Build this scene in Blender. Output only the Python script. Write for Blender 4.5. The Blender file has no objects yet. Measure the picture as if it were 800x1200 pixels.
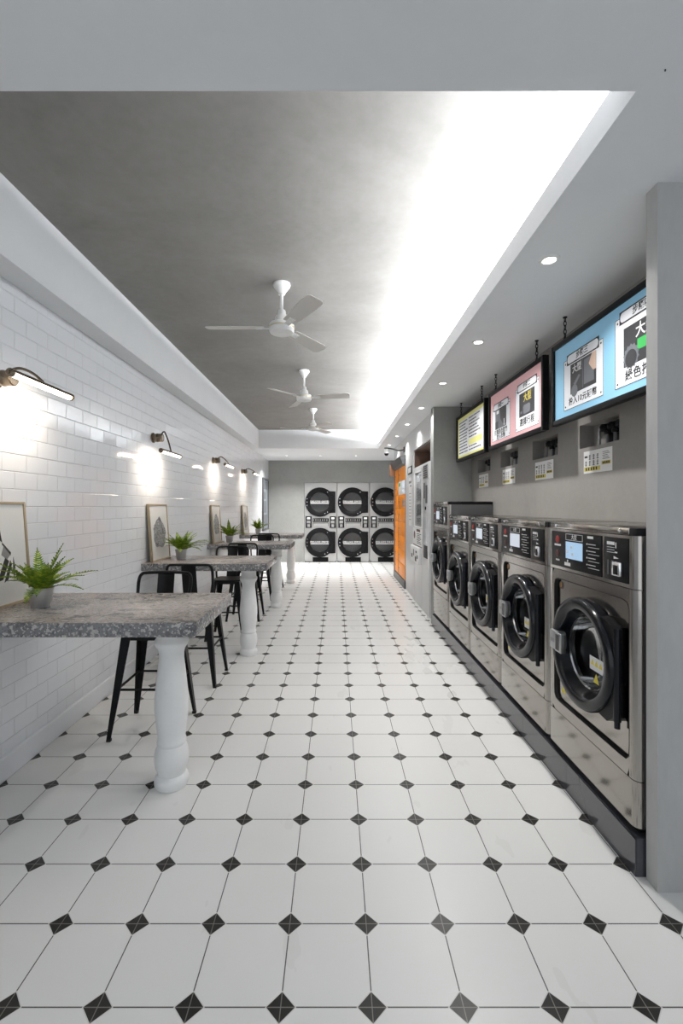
import bpy, bmesh, math, random
from mathutils import Vector, Matrix
rnd = random.Random(7)
PI = math.pi
S = bpy.context.scene
C = S.collection

# ------------------------------------------------------------------ camera
cd = bpy.data.cameras.new('camera'); cam = bpy.data.objects.new('camera', cd); C.objects.link(cam)
cam.location = (0, 0, 1.5); cam.rotation_euler = (PI/2, 0, 0)
cd.sensor_fit = 'VERTICAL'; cd.sensor_height = 36; cd.lens = 36*535/1200
cd.shift_x = 6.5/1200; cd.shift_y = -6/1200; cd.clip_start = 0.05
S.camera = cam
# ------------------------------------------------------------------ world / light
S.view_settings.view_transform = 'Standard'; S.view_settings.look = 'None'
S.view_settings.gamma = 1; S.view_settings.use_curve_mapping = False
S.view_settings.exposure = 0.20
W = bpy.data.worlds.new('daylight'); S.world = W; W.use_nodes = True
W.node_tree.nodes['Background'].inputs[0].default_value = (0.84, 0.92, 1.0, 1)
W.node_tree.nodes['Background'].inputs[1].default_value = 0.52
try:
    S.cycles.use_denoising = True
    S.cycles.max_bounces = 8; S.cycles.diffuse_bounces = 5; S.cycles.glossy_bounces = 4
    S.cycles.sample_clamp_indirect = 6
except Exception:
    pass

def light(name, typ, loc, power, color=(1, 1, 1), rot=(0, 0, 0), **kw):
    d = bpy.data.lights.new(name, typ); d.energy = power; d.color = color
    for k, v in kw.items(): setattr(d, k, v)
    o = bpy.data.objects.new(name, d); C.objects.link(o); o.location = loc; o.rotation_euler = rot
    return o
COOL = (0.96, 0.98, 1.0)
# LED strip lying in the ceiling cove, hidden behind the lip
light('cove_strip_light', 'AREA', (1.27, 5.62, 2.83), 400, COOL, (0, math.radians(180-40), 0), shape='RECTANGLE', size=0.08, size_y=8.3)
DOWN_P = 8.5
# daylight through the shop front behind the camera
light('shopfront_daylight', 'AREA', (0.3, -2.6, 1.5), 24, (0.95, 0.98, 1.0), (PI/2, 0, 0), shape='RECTANGLE', size=4.5, size_y=2.6)

# ------------------------------------------------------------------ materials
def mat(name, col, rough=0.5, metal=0.0, spec=0.5, emit=None, es=0.0, coat=0.0):
    m = bpy.data.materials.new(name); m.use_nodes = True
    b = m.node_tree.nodes['Principled BSDF']
    b.inputs['Base Color'].default_value = (*col, 1); b.inputs['Roughness'].default_value = rough
    b.inputs['Metallic'].default_value = metal; b.inputs['Specular IOR Level'].default_value = spec
    b.inputs['Coat Weight'].default_value = coat
    if emit:
        b.inputs['Emission Color'].default_value = (*emit, 1); b.inputs['Emission Strength'].default_value = es
    return m
class N:
    """tiny node-graph helper"""
    def __init__(s, m): s.t = m.node_tree; s.b = s.t.nodes['Principled BSDF']
    def new(s, typ, **kw):
        n = s.t.nodes.new(typ)
        for k, v in kw.items(): setattr(n, k, v)
        return n
    def link(s, a, b): s.t.links.new(a, b)
    def math(s, op, a, b=None, c=None):
        n = s.new('ShaderNodeMath', operation=op)
        for i, v in enumerate((a, b, c)):
            if v is None: continue
            if isinstance(v, (int, float)): n.inputs[i].default_value = v
            else: s.link(v, n.inputs[i])
        return n.outputs[0]
    def ramp(s, fac, stops):
        n = s.new('ShaderNodeValToRGB'); e = n.color_ramp.elements
        while len(e) < len(stops): e.new(0.5)
        for i, (p, c) in enumerate(stops): e[i].position = p; e[i].color = (*c, 1)
        s.link(fac, n.inputs[0]); return n.outputs[0]
    def mix(s, fac, a, b):
        n = s.new('ShaderNodeMix', data_type='RGBA')
        for sock, v in ((n.inputs[0], fac), (n.inputs[6], a), (n.inputs[7], b)):
            if isinstance(v, (int, float)): sock.default_value = v
            elif isinstance(v, tuple): sock.default_value = (*v, 1)
            else: s.link(v, sock)
        return n.outputs[2]
    def noise(s, scale, detail=4, rough=0.55, vec=None, dist=0.0):
        n = s.new('ShaderNodeTexNoise'); n.inputs['Scale'].default_value = scale
        n.inputs['Detail'].default_value = detail; n.inputs['Roughness'].default_value = rough
        n.inputs['Distortion'].default_value = dist
        if vec is not None: s.link(vec, n.inputs['Vector'])
        return n.outputs[0]
    def coord(s, scale=(1, 1, 1)):
        tc = s.new('ShaderNodeTexCoord'); mp = s.new('ShaderNodeMapping')
        mp.inputs['Scale'].default_value = scale
        s.link(tc.outputs['Object'], mp.inputs[0]); return mp.outputs[0]
    def bump(s, h, strength=0.2, dist=0.01):
        n = s.new('ShaderNodeBump'); n.inputs['Strength'].default_value = strength
        n.inputs['Distance'].default_value = dist
        s.link(h, n.inputs['Height']); s.link(n.outputs[0], s.b.inputs['Normal'])

# octagon-and-dot floor tiles
def floor_mat():
    m = mat('floor_tiles', (0.8, 0.8, 0.78), 0.28, spec=0.3); g = N(m); T = 0.27432
    xyz = g.new('ShaderNodeSeparateXYZ'); g.link(g.coord(), xyz.inputs[0])
    def tri(o, off):
        u = g.math('DIVIDE', g.math('SUBTRACT', o, off), T)
        return g.math('SUBTRACT', u, g.math('ROUND', u)), g.math('FLOOR', u)
    fu, iu = tri(xyz.outputs[0], -0.1658); fv, iv = tri(xyz.outputs[1], 1.6428)
    au, av = g.math('ABSOLUTE', fu), g.math('ABSOLUTE', fv)
    d = g.math('ADD', au, av); mn = g.math('MINIMUM', au, av)
    dot = g.math('LESS_THAN', d, 0.158); rim = g.math('LESS_THAN', d, 0.172)
    grout = g.math('LESS_THAN', mn, 0.0075); thin = g.math('LESS_THAN', mn, 0.005)
    comb = g.new('ShaderNodeCombineXYZ'); g.link(iu, comb.inputs[0]); g.link(iv, comb.inputs[1])
    wn = g.new('ShaderNodeTexWhiteNoise', noise_dimensions='2D'); g.link(comb.outputs[0], wn.inputs['Vector'])
    n1 = g.noise(2.5, 5); n2 = g.noise(30, 3)
    base = g.ramp(n1, [(0.3, (0.72, 0.715, 0.70)), (0.7, (0.80, 0.80, 0.79))])
    base = g.mix(g.math('MULTIPLY', wn.outputs[0], 0.25), base, (0.66, 0.66, 0.65))
    base = g.mix(g.math('MULTIPLY', g.math('GREATER_THAN', n2, 0.66), 0.12), base, (0.45, 0.43, 0.40))
    c = g.mix(grout, base, (0.10, 0.095, 0.09))
    c = g.mix(rim, c, (0.62, 0.62, 0.60))
    dk = g.mix(n2, (0.014, 0.014, 0.014), (0.035, 0.034, 0.032))
    c = g.mix(dot, c, g.mix(thin, dk, (0.20, 0.19, 0.17)))
    g.link(c, g.b.inputs['Base Color'])
    g.link(g.math('ADD', g.math('MULTIPLY', n1, 0.15), 0.22), g.b.inputs['Roughness'])
    hgt = g.math('SUBTRACT', 1.0, g.math('MAXIMUM', grout, 0.0))
    g.bump(hgt, 0.25, 0.002)
    return m
# glossy white subway tiles (axes: along = which object axis runs horizontally)
def wall_tile_mat():
    m = mat('white_subway_tiles', (0.82, 0.82, 0.82), 0.12); g = N(m)
    xyz = g.new('ShaderNodeSeparateXYZ'); g.link(g.coord(), xyz.inputs[0])
    zrow = g.math('DIVIDE', xyz.outputs[2], 0.10); iz = g.math('FLOOR', zrow)
    sh = g.math('MULTIPLY', g.math('MODULO', iz, 2.0), 0.5)
    yc = g.math('ADD', g.math('DIVIDE', xyz.outputs[1], 0.20), sh); iy = g.math('FLOOR', yc)
    fz = g.math('SUBTRACT', zrow, iz); fy = g.math('SUBTRACT', yc, iy)
    ez = g.math('MULTIPLY', g.math('MINIMUM', fz, g.math('SUBTRACT', 1.0, fz)), 0.10)
    ey = g.math('MULTIPLY', g.math('MINIMUM', fy, g.math('SUBTRACT', 1.0, fy)), 0.20)
    e = g.math('MINIMUM', ez, ey)
    gr = g.math('LESS_THAN', e, 0.0014)
    comb = g.new('ShaderNodeCombineXYZ'); g.link(iy, comb.inputs[0]); g.link(iz, comb.inputs[1])
    wn = g.new('ShaderNodeTexWhiteNoise', noise_dimensions='2D'); g.link(comb.outputs[0], wn.inputs['Vector'])
    c = g.mix(g.math('MULTIPLY', wn.outputs[0], 0.3), (0.83, 0.85, 0.885), (0.79, 0.81, 0.845))
    g.link(g.mix(gr, c, (0.76, 0.775, 0.80)), g.b.inputs['Base Color'])
    g.link(g.math('ADD', g.math('MULTIPLY', gr, 0.5), 0.10), g.b.inputs['Roughness'])
    # each tile sits a touch tilted: linear height over the tile, random direction
    sep = g.new('ShaderNodeSeparateColor'); g.link(wn.outputs['Color'], sep.inputs[0])
    t1 = g.math('MULTIPLY', g.math('SUBTRACT', sep.outputs[0], 0.5), g.math('MULTIPLY', fy, 0.006))
    t2 = g.math('MULTIPLY', g.math('SUBTRACT', sep.outputs[1], 0.5), g.math('MULTIPLY', fz, 0.004))
    edge = g.math('MULTIPLY', g.math('MINIMUM', e, 0.004), 0.6)
    wav = g.math('MULTIPLY', g.noise(14, 2), 0.0012)
    h = g.math('ADD', g.math('ADD', t1, t2), g.math('ADD', edge, wav))
    g.bump(h, 1.0, 1.0)
    return m
def cement(name, c0, c1, rough=0.7, scale=1.6, stretch=(1, 1, 1)):
    m = mat(name, c0, rough, spec=0.3); g = N(m); v = g.coord(stretch)
    a = g.noise(scale, 8, 0.62, v, 0.6); b = g.noise(scale*14, 4, 0.6, v)
    f = g.math('ADD', g.math('MULTIPLY', a, 0.75), g.math('MULTIPLY', b, 0.25))
    g.link(g.ramp(f, [(0.32, c0), (0.68, c1)]), g.b.inputs['Base Color'])
    g.bump(b, 0.08, 0.004)
    return m
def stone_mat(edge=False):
    m = mat('grey_stone_side_shade' if edge else 'grey_breccia_stone', (0.3, 0.3, 0.3), 0.25, spec=0.4); g = N(m); v = g.coord((1, 1, 1)); vs = g.coord((1.1, 2.6, 2.2))
    cloud = g.noise(3.0, 4, 0.6, v, 0.4)
    base = g.ramp(cloud, [(0.35, (0.29, 0.252, 0.228)), (0.65, (0.40, 0.345, 0.308))])
    patch = g.noise(5.5, 3, 0.5, vs, 0.5)
    if edge: base = g.ramp(cloud, [(0.35, (0.17, 0.17, 0.175)), (0.65, (0.25, 0.25, 0.255))])  # same stone darkened for the sides, shade put into the base colour
    base = g.mix(g.math('MULTIPLY', g.ramp(patch, [(0.58, (0, 0, 0)), (0.63, (1, 1, 1))]), 0.8), base, (0.10, 0.10, 0.105))
    fine = g.noise(42, 4, 0.7, v)
    base = g.mix(g.math('MULTIPLY', g.ramp(fine, [(0.58, (0, 0, 0)), (0.68, (1, 1, 1))]), 0.55), base, (0.09, 0.092, 0.10))
    for sc, lt in ((60, 0.88), (150, 0.84)):
        vo = g.new('ShaderNodeTexVoronoi'); vo.inputs['Scale'].default_value = sc; g.link(v, vo.inputs[0])
        q = g.new('ShaderNodeSeparateColor'); g.link(vo.outputs['Color'], q.inputs[0])
        base = g.mix(g.math('MULTIPLY', g.math('GREATER_THAN', q.outputs[0], lt), 0.6 if edge else 0.3), base, (0.58, 0.55, 0.52))
        base = g.mix(g.math('MULTIPLY', g.math('LESS_THAN', q.outputs[1], 0.12), 0.45), base, (0.08, 0.08, 0.085))
    g.link(base, g.b.inputs['Base Color'])
    return m
def steel_mat(name, col, rough):
    m = mat(name, col, rough, 1.0); g = N(m); v = g.coord((60, 2, 60))
    n = g.noise(2, 3, 0.5, v)
    g.link(g.math('ADD', g.math('MULTIPLY', n, 0.08), rough-0.04), g.b.inputs['Roughness'])
    n2 = g.noise(1.2, 3)
    g.link(g.mix(n2, tuple(c*0.9 for c in col), tuple(min(1, c*1.1) for c in col)), g.b.inputs['Base Color'])
    return m
def glass_mat(name, tint=0.85, gl=0.12):
    m = bpy.data.materials.new(name); m.use_nodes = True; t = m.node_tree; t.nodes.clear()
    o = t.nodes.new('ShaderNodeOutputMaterial'); mx = t.nodes.new('ShaderNodeMixShader')
    tr = t.nodes.new('ShaderNodeBsdfTransparent'); gs = t.nodes.new('ShaderNodeBsdfGlossy')
    fr = t.nodes.new('ShaderNodeFresnel'); fr.inputs[0].default_value = 1.5
    tr.inputs[0].default_value = (tint, tint, tint, 1); gs.inputs['Roughness'].default_value = 0.02
    ml = t.nodes.new('ShaderNodeMath'); ml.operation = 'MULTIPLY'; ml.inputs[1].default_value = 0.55; t.links.new(fr.outputs[0], ml.inputs[0]); t.links.new(ml.outputs[0], mx.inputs[0]); t.links.new(tr.outputs[0], mx.inputs[1])
    t.links.new(gs.outputs[0], mx.inputs[2]); t.links.new(mx.outputs[0], o.inputs[0])
    return m
M = dict(
    floor=floor_mat(), tile=wall_tile_mat(), stone=stone_mat(), stone_shaded=stone_mat(True),
    ceil=cement('grey_microcement_ceiling', (0.205, 0.198, 0.188), (0.285, 0.276, 0.264), 0.75, 1.3),
    gwall=cement('grey_cement_wall', (0.27, 0.258, 0.243), (0.33, 0.318, 0.30), 0.6, 1.8),
    bwall=cement('grey_green_cement_wall', (0.27, 0.275, 0.265), (0.33, 0.335, 0.325), 0.6, 1.8),
    pillar=cement('grey_wood_cement', (0.42, 0.418, 0.412), (0.53, 0.528, 0.52), 0.6, 2.2, (1, 1, 0.35)),
    panel=mat('pale_grey_panel', (0.60, 0.605, 0.61), 0.35),
    white=cement('white_paint', (0.75, 0.765, 0.785), (0.78, 0.795, 0.81), 0.8, 2.0),
    base=mat('white_skirting', (0.82, 0.84, 0.87), 0.3),
    kerb=mat('slate_kerb_tiles', (0.06, 0.061, 0.070), 0.14, spec=0.9),
    black=mat('black_plastic', (0.010, 0.010, 0.011), 0.38, spec=0.12),
    gblack=mat('gloss_black_plastic', (0.006, 0.007, 0.010), 0.16, spec=0.32),
    bmetal=mat('black_powder_metal', (0.008, 0.008, 0.009), 0.35, spec=0.2),
    rubber=mat('black_rubber', (0.01, 0.01, 0.01), 0.7),
    steel=steel_mat('stainless_steel', (0.37, 0.348, 0.322), 0.13),
    chrome=mat('chrome', (0.72, 0.72, 0.73), 0.12, 1.0),
    latch=mat('brushed_latch', (0.42, 0.43, 0.44), 0.35, 1.0), sat=mat('satin_aluminium', (0.62, 0.63, 0.64), 0.3, 1.0),
    drum=mat('steel_drum', (0.05, 0.05, 0.053), 0.4, 1.0), ddrum=mat('dryer_drum', (0.22, 0.22, 0.22), 0.3, 1.0),
    glass=glass_mat('door_glass', 0.9), glassd=glass_mat('dryer_glass', 0.75),
    dryer=mat('dryer_steel', (0.50, 0.50, 0.495), 0.38, 0.75),
    dgrey=mat('dark_grey_metal', (0.10, 0.103, 0.106), 0.4, 0.2),
    mgrey=mat('mid_grey', (0.25, 0.25, 0.25), 0.5),
    screen=mat('lit_blue_screen', (0.05, 0.07, 0.1), 0.2, emit=(0.40, 0.60, 0.82), es=0.75),
    screenw=mat('lit_pale_screen', (0.06, 0.06, 0.07), 0.2, emit=(0.62, 0.68, 0.76), es=0.75),
    wht=mat('white_print', (0.80, 0.80, 0.80), 0.5),
    ink=mat('black_ink', (0.02, 0.02, 0.022), 0.6),
    red=mat('red_button', (0.36, 0.015, 0.012), 0.35),
    dred=mat('dark_red_button', (0.07, 0.010, 0.010), 0.4),
    yel=mat('yellow_print', (0.80, 0.66, 0.06), 0.5),
    olive=mat('mustard_print', (0.62, 0.52, 0.10), 0.5),
    amber=mat('amber_print', (0.75, 0.30, 0.03), 0.5),
    col_white=cement('white_painted_wood', (0.80, 0.81, 0.81), (0.84, 0.845, 0.845), 0.4, 6),
    fan=mat('white_enamel', (0.80, 0.80, 0.79), 0.35), fanb=mat('off_white_blade', (0.62, 0.60, 0.57), 0.45),
    brass=mat('pale_brass', (0.70, 0.62, 0.42), 0.3, 0.9),
    bronze=mat('antique_bronze', (0.16, 0.125, 0.09), 0.25, 0.9),
    gold=mat('light_oak_gold', (0.38, 0.30, 0.20), 0.4), oakd=mat('dark_walnut', (0.10, 0.065, 0.045), 0.5),
    paper=mat('art_paper', (0.82, 0.82, 0.81), 0.25, coat=0.3),
    zinc=mat('zinc_pot', (0.66, 0.67, 0.68), 0.36, 0.85),
    soil=mat('soil', (0.03, 0.02, 0.012), 0.9),
    orange=mat('orange_locker_door', (0.92, 0.28, 0.0), 0.35, spec=0.3), copper=mat('copper_trim', (0.45, 0.24, 0.15), 0.35, 0.6),
    brown=mat('brown_laminate', (0.12, 0.068, 0.05), 0.45),
    pink=mat('pink_sign_face', (0.76, 0.44, 0.46), 0.4, emit=(0.76, 0.44, 0.46), es=0.1),  # faint glow added to brighten the sign faces, which are unlit prints
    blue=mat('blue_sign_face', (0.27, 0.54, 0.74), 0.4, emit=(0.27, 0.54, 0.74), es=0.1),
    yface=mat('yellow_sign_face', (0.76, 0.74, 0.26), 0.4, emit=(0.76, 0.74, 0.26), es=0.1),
    sheet=mat('white_sign_sheet', (0.80, 0.81, 0.84), 0.4, emit=(0.78, 0.80, 0.86), es=0.08),  # plain sheet, given a little added glow like the faces
    photo=mat('dark_photo', (0.045, 0.045, 0.05), 0.4), photo2=mat('grey_photo', (0.16, 0.17, 0.19), 0.4),
    green=mat('green_button_print', (0.05, 0.42, 0.10), 0.4), skin=mat('pale_finger_print', (0.66, 0.48, 0.38), 0.5),
    led=mat('downlight_led', (1, 1, 1), 0.5, emit=(1, 0.98, 0.95), es=9),
    tube=mat('warm_tube', (1, 1, 1), 0.5, emit=(1, 0.86, 0.70), es=5),
    purple=mat('muted_mauve_print', (0.16, 0.09, 0.11), 0.4),
)
def leaf_mat():
    m = mat('fern_leaf', (0.08, 0.2, 0.02), 0.5, spec=0.3); g = N(m)
    n = g.noise(14, 3)
    g.link(g.ramp(n, [(0.3, (0.05, 0.12, 0.014)), (0.5, (0.17, 0.28, 0.022)), (0.68, (0.45, 0.50, 0.05))]), g.b.inputs['Base Color'])
    return m
M['leaf'] = leaf_mat()
def sketch_mat():
    m = mat('pencil_sketch', (0.3, 0.3, 0.3), 0.4); g = N(m); v = g.coord()
    w = g.noise(9, 3, 0.6, v, 2.5)
    g.link(g.ramp(w, [(0.36, (0.01, 0.01, 0.012)), (0.44, (0.34, 0.35, 0.36)), (0.49, (0.02, 0.02, 0.025)), (0.54, (0.5, 0.5, 0.52)), (0.60, (0.04, 0.04, 0.045)), (0.68, (0.3, 0.3, 0.31))]), g.b.inputs['Base Color'])
    return m
M['sketch'] = sketch_mat()

# ------------------------------------------------------------------ mesh helpers
def BM(): return bmesh.new()
def quadbox(bm, x0, x1, y0, y1, z0, z1):
    v = [bm.verts.new(p) for p in ((x0, y0, z0), (x1, y0, z0), (x1, y1, z0), (x0, y1, z0), (x0, y0, z1), (x1, y0, z1), (x1, y1, z1), (x0, y1, z1))]
    for f in ((3, 2, 1, 0), (4, 5, 6, 7), (0, 1, 5, 4), (1, 2, 6, 5), (2, 3, 7, 6), (3, 0, 4, 7)): bm.faces.new([v[i] for i in f])
    return v
def box(bm, x0, x1, y0, y1, z0, z1, bev=0.0, seg=2):
    if bev <= 0: quadbox(bm, x0, x1, y0, y1, z0, z1); return bm
    t = bmesh.new(); quadbox(t, x0, x1, y0, y1, z0, z1)
    bmesh.ops.bevel(t, geom=list(t.edges), offset=bev, segments=seg, profile=0.5, affect='EDGES')
    merge(bm, t); return bm
def merge(bm, t, mx=None):
    if mx is not None: t.transform(mx)
    me = bpy.data.meshes.new('tmp'); t.to_mesh(me); t.free(); bm.from_mesh(me); bpy.data.meshes.remove(me)
def frame_to(p0, p1):
    d = (Vector(p1)-Vector(p0)); return Matrix.Translation(p0) @ d.to_track_quat('Z', 'Y').to_matrix().to_4x4(), d.length
def lathe(bm, prof, seg=32, mx=None, cap=True):
    """profile of (r, z) turned about z, then moved by mx"""
    t = bmesh.new(); rings = []
    for r, z in prof:
        if r < 1e-6: rings.append([t.verts.new((0, 0, z))])
        else: rings.append([t.verts.new((r*math.cos(2*PI*i/seg), r*math.sin(2*PI*i/seg), z)) for i in range(seg)])
    for a, b in zip(rings, rings[1:]):
        for i in range(seg):
            j = (i+1) % seg
            if len(a) == 1 and len(b) == 1: continue
            if len(a) == 1: t.faces.new((a[0], b[j], b[i]))
            elif len(b) == 1: t.faces.new((a[i], a[j], b[0]))
            else: t.faces.new((a[i], a[j], b[j], b[i]))
    if cap:
        if len(rings[0]) > 1: t.faces.new(list(reversed(rings[0])))
        if len(rings[-1]) > 1: t.faces.new(rings[-1])
    bmesh.ops.recalc_face_normals(t, faces=t.faces)
    merge(bm, t, mx); return bm
def cyl(bm, p0, p1, r0, r1=None, seg=16):
    mx, L = frame_to(p0, p1); lathe(bm, [(r0, 0), (r0 if r1 is None else r1, L)], seg, mx); return bm
def tube(bm, pts, r, seg=10, closed=False):
    pts = [Vector(p) for p in pts]; n = len(pts); rings = []; up = None
    for i, p in enumerate(pts):
        if closed: d = pts[(i+1) % n]-pts[i-1]
        else: d = pts[min(i+1, n-1)]-pts[max(i-1, 0)]
        d.normalize()
        if up is None: up = d.orthogonal().normalized()
        up = (up-d*up.dot(d)).normalized(); sd = d.cross(up)
        rr = r[i] if isinstance(r, (list, tuple)) else r
        rings.append([bm.verts.new(p+rr*(math.cos(2*PI*k/seg)*up+math.sin(2*PI*k/seg)*sd)) for k in range(seg)])
    for i in range(n if closed else n-1):
        a, b = rings[i], rings[(i+1) % n]
        for k in range(seg): bm.faces.new((a[k], a[(k+1) % seg], b[(k+1) % seg], b[k]))
    if not closed: bm.faces.new(list(reversed(rings[0]))); bm.faces.new(rings[-1])
    return bm
def smooth_path(pts, n=6):
    out = []; P = [Vector(p) for p in pts]; P = [P[0]*2-P[1]]+P+[P[-1]*2-P[-2]]
    for i in range(1, len(P)-2):
        for k in range(n):
            t = k/n; a, b, c, d = P[i-1:i+3]
            out.append(0.5*((2*b)+(c-a)*t+(2*a-5*b+4*c-d)*t*t+(3*b-a-3*c+d)*t**3))
    out.append(P[-2]); return out
def rrect(x0, x1, z0, z1, r, seg=6):
    pts = []
    for cx, cz, a0 in ((x1-r, z1-r, 0), (x0+r, z1-r, 90), (x0+r, z0+r, 180), (x1-r, z0+r, 270)):
        for i in range(seg+1):
            a = math.radians(a0+90*i/seg); pts.append((cx+r*math.cos(a), cz+r*math.sin(a)))
    return pts
def prism(bm, pts, y0, y1, axis='y', bev=0.0):
    """extrude a 2-D outline (x,z) from y0 to y1 (axis y), or (x,y) from z0 to z1 (axis z), or (y,z) along x"""
    t = bmesh.new()
    def P(a, b, c): return {'y': (a, c, b), 'z': (a, b, c), 'x': (c, a, b)}[axis]
    A = [t.verts.new(P(a, b, y0)) for a, b in pts]; B = [t.verts.new(P(a, b, y1)) for a, b in pts]
    n = len(pts); t.faces.new(A); t.faces.new(list(reversed(B)))
    for i in range(n): t.faces.new((A[i], B[i], B[(i+1) % n], A[(i+1) % n]))
    bmesh.ops.recalc_face_normals(t, faces=t.faces)
    if bev > 0:
        es = [e for e in t.edges if all(abs((v.co[{'x': 0, 'y': 1, 'z': 2}[axis]])-y0) < 1e-6 for v in e.verts)]
        bmesh.ops.bevel(t, geom=es, offset=bev, segments=2, profile=0.5, affect='EDGES')
    merge(bm, t); return bm
def ring_plate(bm, outer, inner, y):
    """flat plate at depth y between two loops of equal count (x,z)"""
    A = [bm.verts.new((a, y, b)) for a, b in outer]; B = [bm.verts.new((a, y, b)) for a, b in inner]; n = len(A)
    for i in range(n): bm.faces.new((A[i], B[i], B[(i+1) % n], A[(i+1) % n]))
def loop_at_angles(fn, c, n):
    return [fn(c, 2*PI*i/n) for i in range(n)]
def ray_rect(x0, x1, z0, z1, r=0.0):
    def f(c, a):
        dx, dz = math.cos(a), math.sin(a); ts = []
        if dx > 1e-9: ts.append((x1-c[0])/dx)
        if dx < -1e-9: ts.append((x0-c[0])/dx)
        if dz > 1e-9: ts.append((z1-c[1])/dz)
        if dz < -1e-9: ts.append((z0-c[1])/dz)
        t = min(ts); px, pz = c[0]+t*dx, c[1]+t*dz
        if r > 0:  # round the corner: push back onto the fillet
            cx = min(max(px, x0+r), x1-r); cz = min(max(pz, z0+r), z1-r)
            if abs(px-cx) > 1e-9 and abs(pz-cz) > 1e-9:
                d = math.hypot(px-cx, pz-cz); px, pz = cx+(px-cx)/d*r, cz+(pz-cz)/d*r
            elif (px < x0+r or px > x1-r) and (pz < z0+r or pz > z1-r):
                pass
        return (px, pz)
    return f
def obj(name, bm, m, parent=None, smooth=True, loc=None):
    me = bpy.data.meshes.new(name); bm.to_mesh(me); bm.free()
    if smooth:
        for p in me.polygons: p.use_smooth = True
        try: me.set_sharp_from_angle(angle=math.radians(38))
        except Exception: pass
    o = bpy.data.objects.new(name, me); C.objects.link(o)
    for q in (m if isinstance(m, (list, tuple)) else [m]): me.materials.append(q)
    if parent: o.parent = parent
    if loc: o.location = loc
    return o
def thing(name, label, cat, loc=(0, 0, 0), rz=0.0, group=None):
    o = bpy.data.objects.new(name, None); o.empty_display_size = 0.1; C.objects.link(o)
    o.location = loc; o.rotation_euler = (0, 0, rz); o['label'] = label; o['category'] = cat
    if group: o['group'] = group
    return o
def tag(o, label, cat, group=None):
    o['label'] = label; o['category'] = cat
    if group: o['group'] = group
    return o
def struct(name, bm, m):
    o = obj(name, bm, m, smooth=False); o['kind'] = 'structure'; return o
def kids(o): return [c for c in bpy.data.objects if c.parent == o]
def copy_thing(src, loc, rz, label, group=None):
    r = src.copy(); C.objects.link(r); r.location = loc; r.rotation_euler = (0, 0, rz); r['label'] = label
    if group: r['group'] = group
    for ch in kids(src):
        c = ch.copy(); C.objects.link(c); c.parent = r
        for g in kids(ch):
            d = g.copy(); C.objects.link(d); d.parent = c
    return r
_cur = {}
def text_bm(s, size, thick=0.0004, bold=0.0, sp=1.0):
    """the characters of s as a mesh lying in x-z, facing -y, centred on the origin"""
    cu = bpy.data.curves.new('t', 'FONT'); cu.body = s; cu.size = size; cu.align_x = 'CENTER'; cu.align_y = 'CENTER'
    cu.space_character = sp; cu.extrude = thick; cu.offset = bold; cu.resolution_u = 3
    o = bpy.data.objects.new('t', cu); C.objects.link(o)
    dg = bpy.context.evaluated_depsgraph_get(); me = bpy.data.meshes.new_from_object(o.evaluated_get(dg))
    bpy.data.objects.remove(o); bpy.data.curves.remove(cu)
    bm = bmesh.new(); bm.from_mesh(me); bpy.data.meshes.remove(me)
    bm.transform(Matrix.Rotation(PI/2, 4, 'X')); return bm
def put(bm, t, x, y, z):
    merge(bm, t, Matrix.Translation((x, y, z))); return bm
def flat(bm, x0, x1, z0, z1, y, th=0.0006):
    quadbox(bm, x0, x1, y-th, y, z0, z1); return bm

# ================================================================== SETTING
XL, XR, ZS, ZC = -1.83, 1.71, 2.762, 3.165
YF, YB = -2.6, 12.4
struct('floor', box(BM(), -2.1, 3.4, YF, YB+0.2, -0.1, 0), M['floor'])
struct('wall_left', box(BM(), XL-0.15, XL, YF, YB+0.2, 0, 3.3), M['tile'])
struct('baseboard_left', box(BM(), XL, XL+0.022, YF, YB, 0, 0.13, 0.004), M['base'])
b = BM()
box(b, XL, -0.86, YB, YB+0.2, 0, 3.2)                       # left of the dryers
box(b, -0.86, 1.95, YB, YB+0.2, 2.16, 3.2)                  # over the dryers
box(b, 1.80, 1.95, YB, YB+0.2, 0, 2.16)
box(b, -0.9, 1.95, YB+0.75, YB+0.9, 0, 2.3)
struct('wall_back', b, M['bwall'])
# right wall behind the washers, with five niches
b = BM(); NZ0, NZ1 = 1.905, 2.068; NY = [1.989+0.767*i for i in range(5)]
box(b, XR, XR+0.25, 1.84, 5.75, 0, NZ0); box(b, XR, XR+0.25, 1.84, 5.75, NZ1, 3.0)
ys = [1.84]+[v for a in NY for v in (a, a+0.45)]+[5.75]
for i in range(0, len(ys), 2): box(b, XR, XR+0.25, ys[i], ys[i+1], NZ0, NZ1)
for a in NY: box(b, XR+0.10, XR+0.25, a, a+0.45, NZ0, NZ1)
struct('wall_right', b, M['gwall'])
# return wall and the service wall beyond it
b = BM(); box(b, 1.228, XR+0.2, 5.75, 5.90, 0, ZS)
struct('wall_return', b, M['bwall'])
XS = 1.27; b = BM()
box(b, XS, 1.9, 5.90, 6.13, 0, ZS); box(b, XS, 1.9, 6.13, 7.5, 2.42, ZS); box(b, XS, 1.9, 7.5, 8.32, 0, ZS)
box(b, XS+0.0, 1.9, 8.32, 9.93, 2.46, ZS); box(b, 1.86, 1.95, 6.13, YB, 0, ZS); box(b, XS+0.05, 1.9, 9.91, 9.97, 0, ZS)
struct('wall_service', b, M['panel'])
b = BM(); box(b, XS+0.02, 1.86, 7.46, 7.5, 2.13, 2.42); box(b, XS+0.02, 1.86, 6.13, 6.16, 2.13, 2.42)
box(b, 1.82, 1.86, 6.16, 7.46, 2.13, 2.42); box(b, XS+0.02, 1.82, 6.16, 7.46, 2.40, 2.42)
struct('trim_1', b, M['brown'])
struct('wall_partition', box(BM(), 1.25, 3.3, 1.775, 1.84, 0, ZS), M['pillar'])
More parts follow.
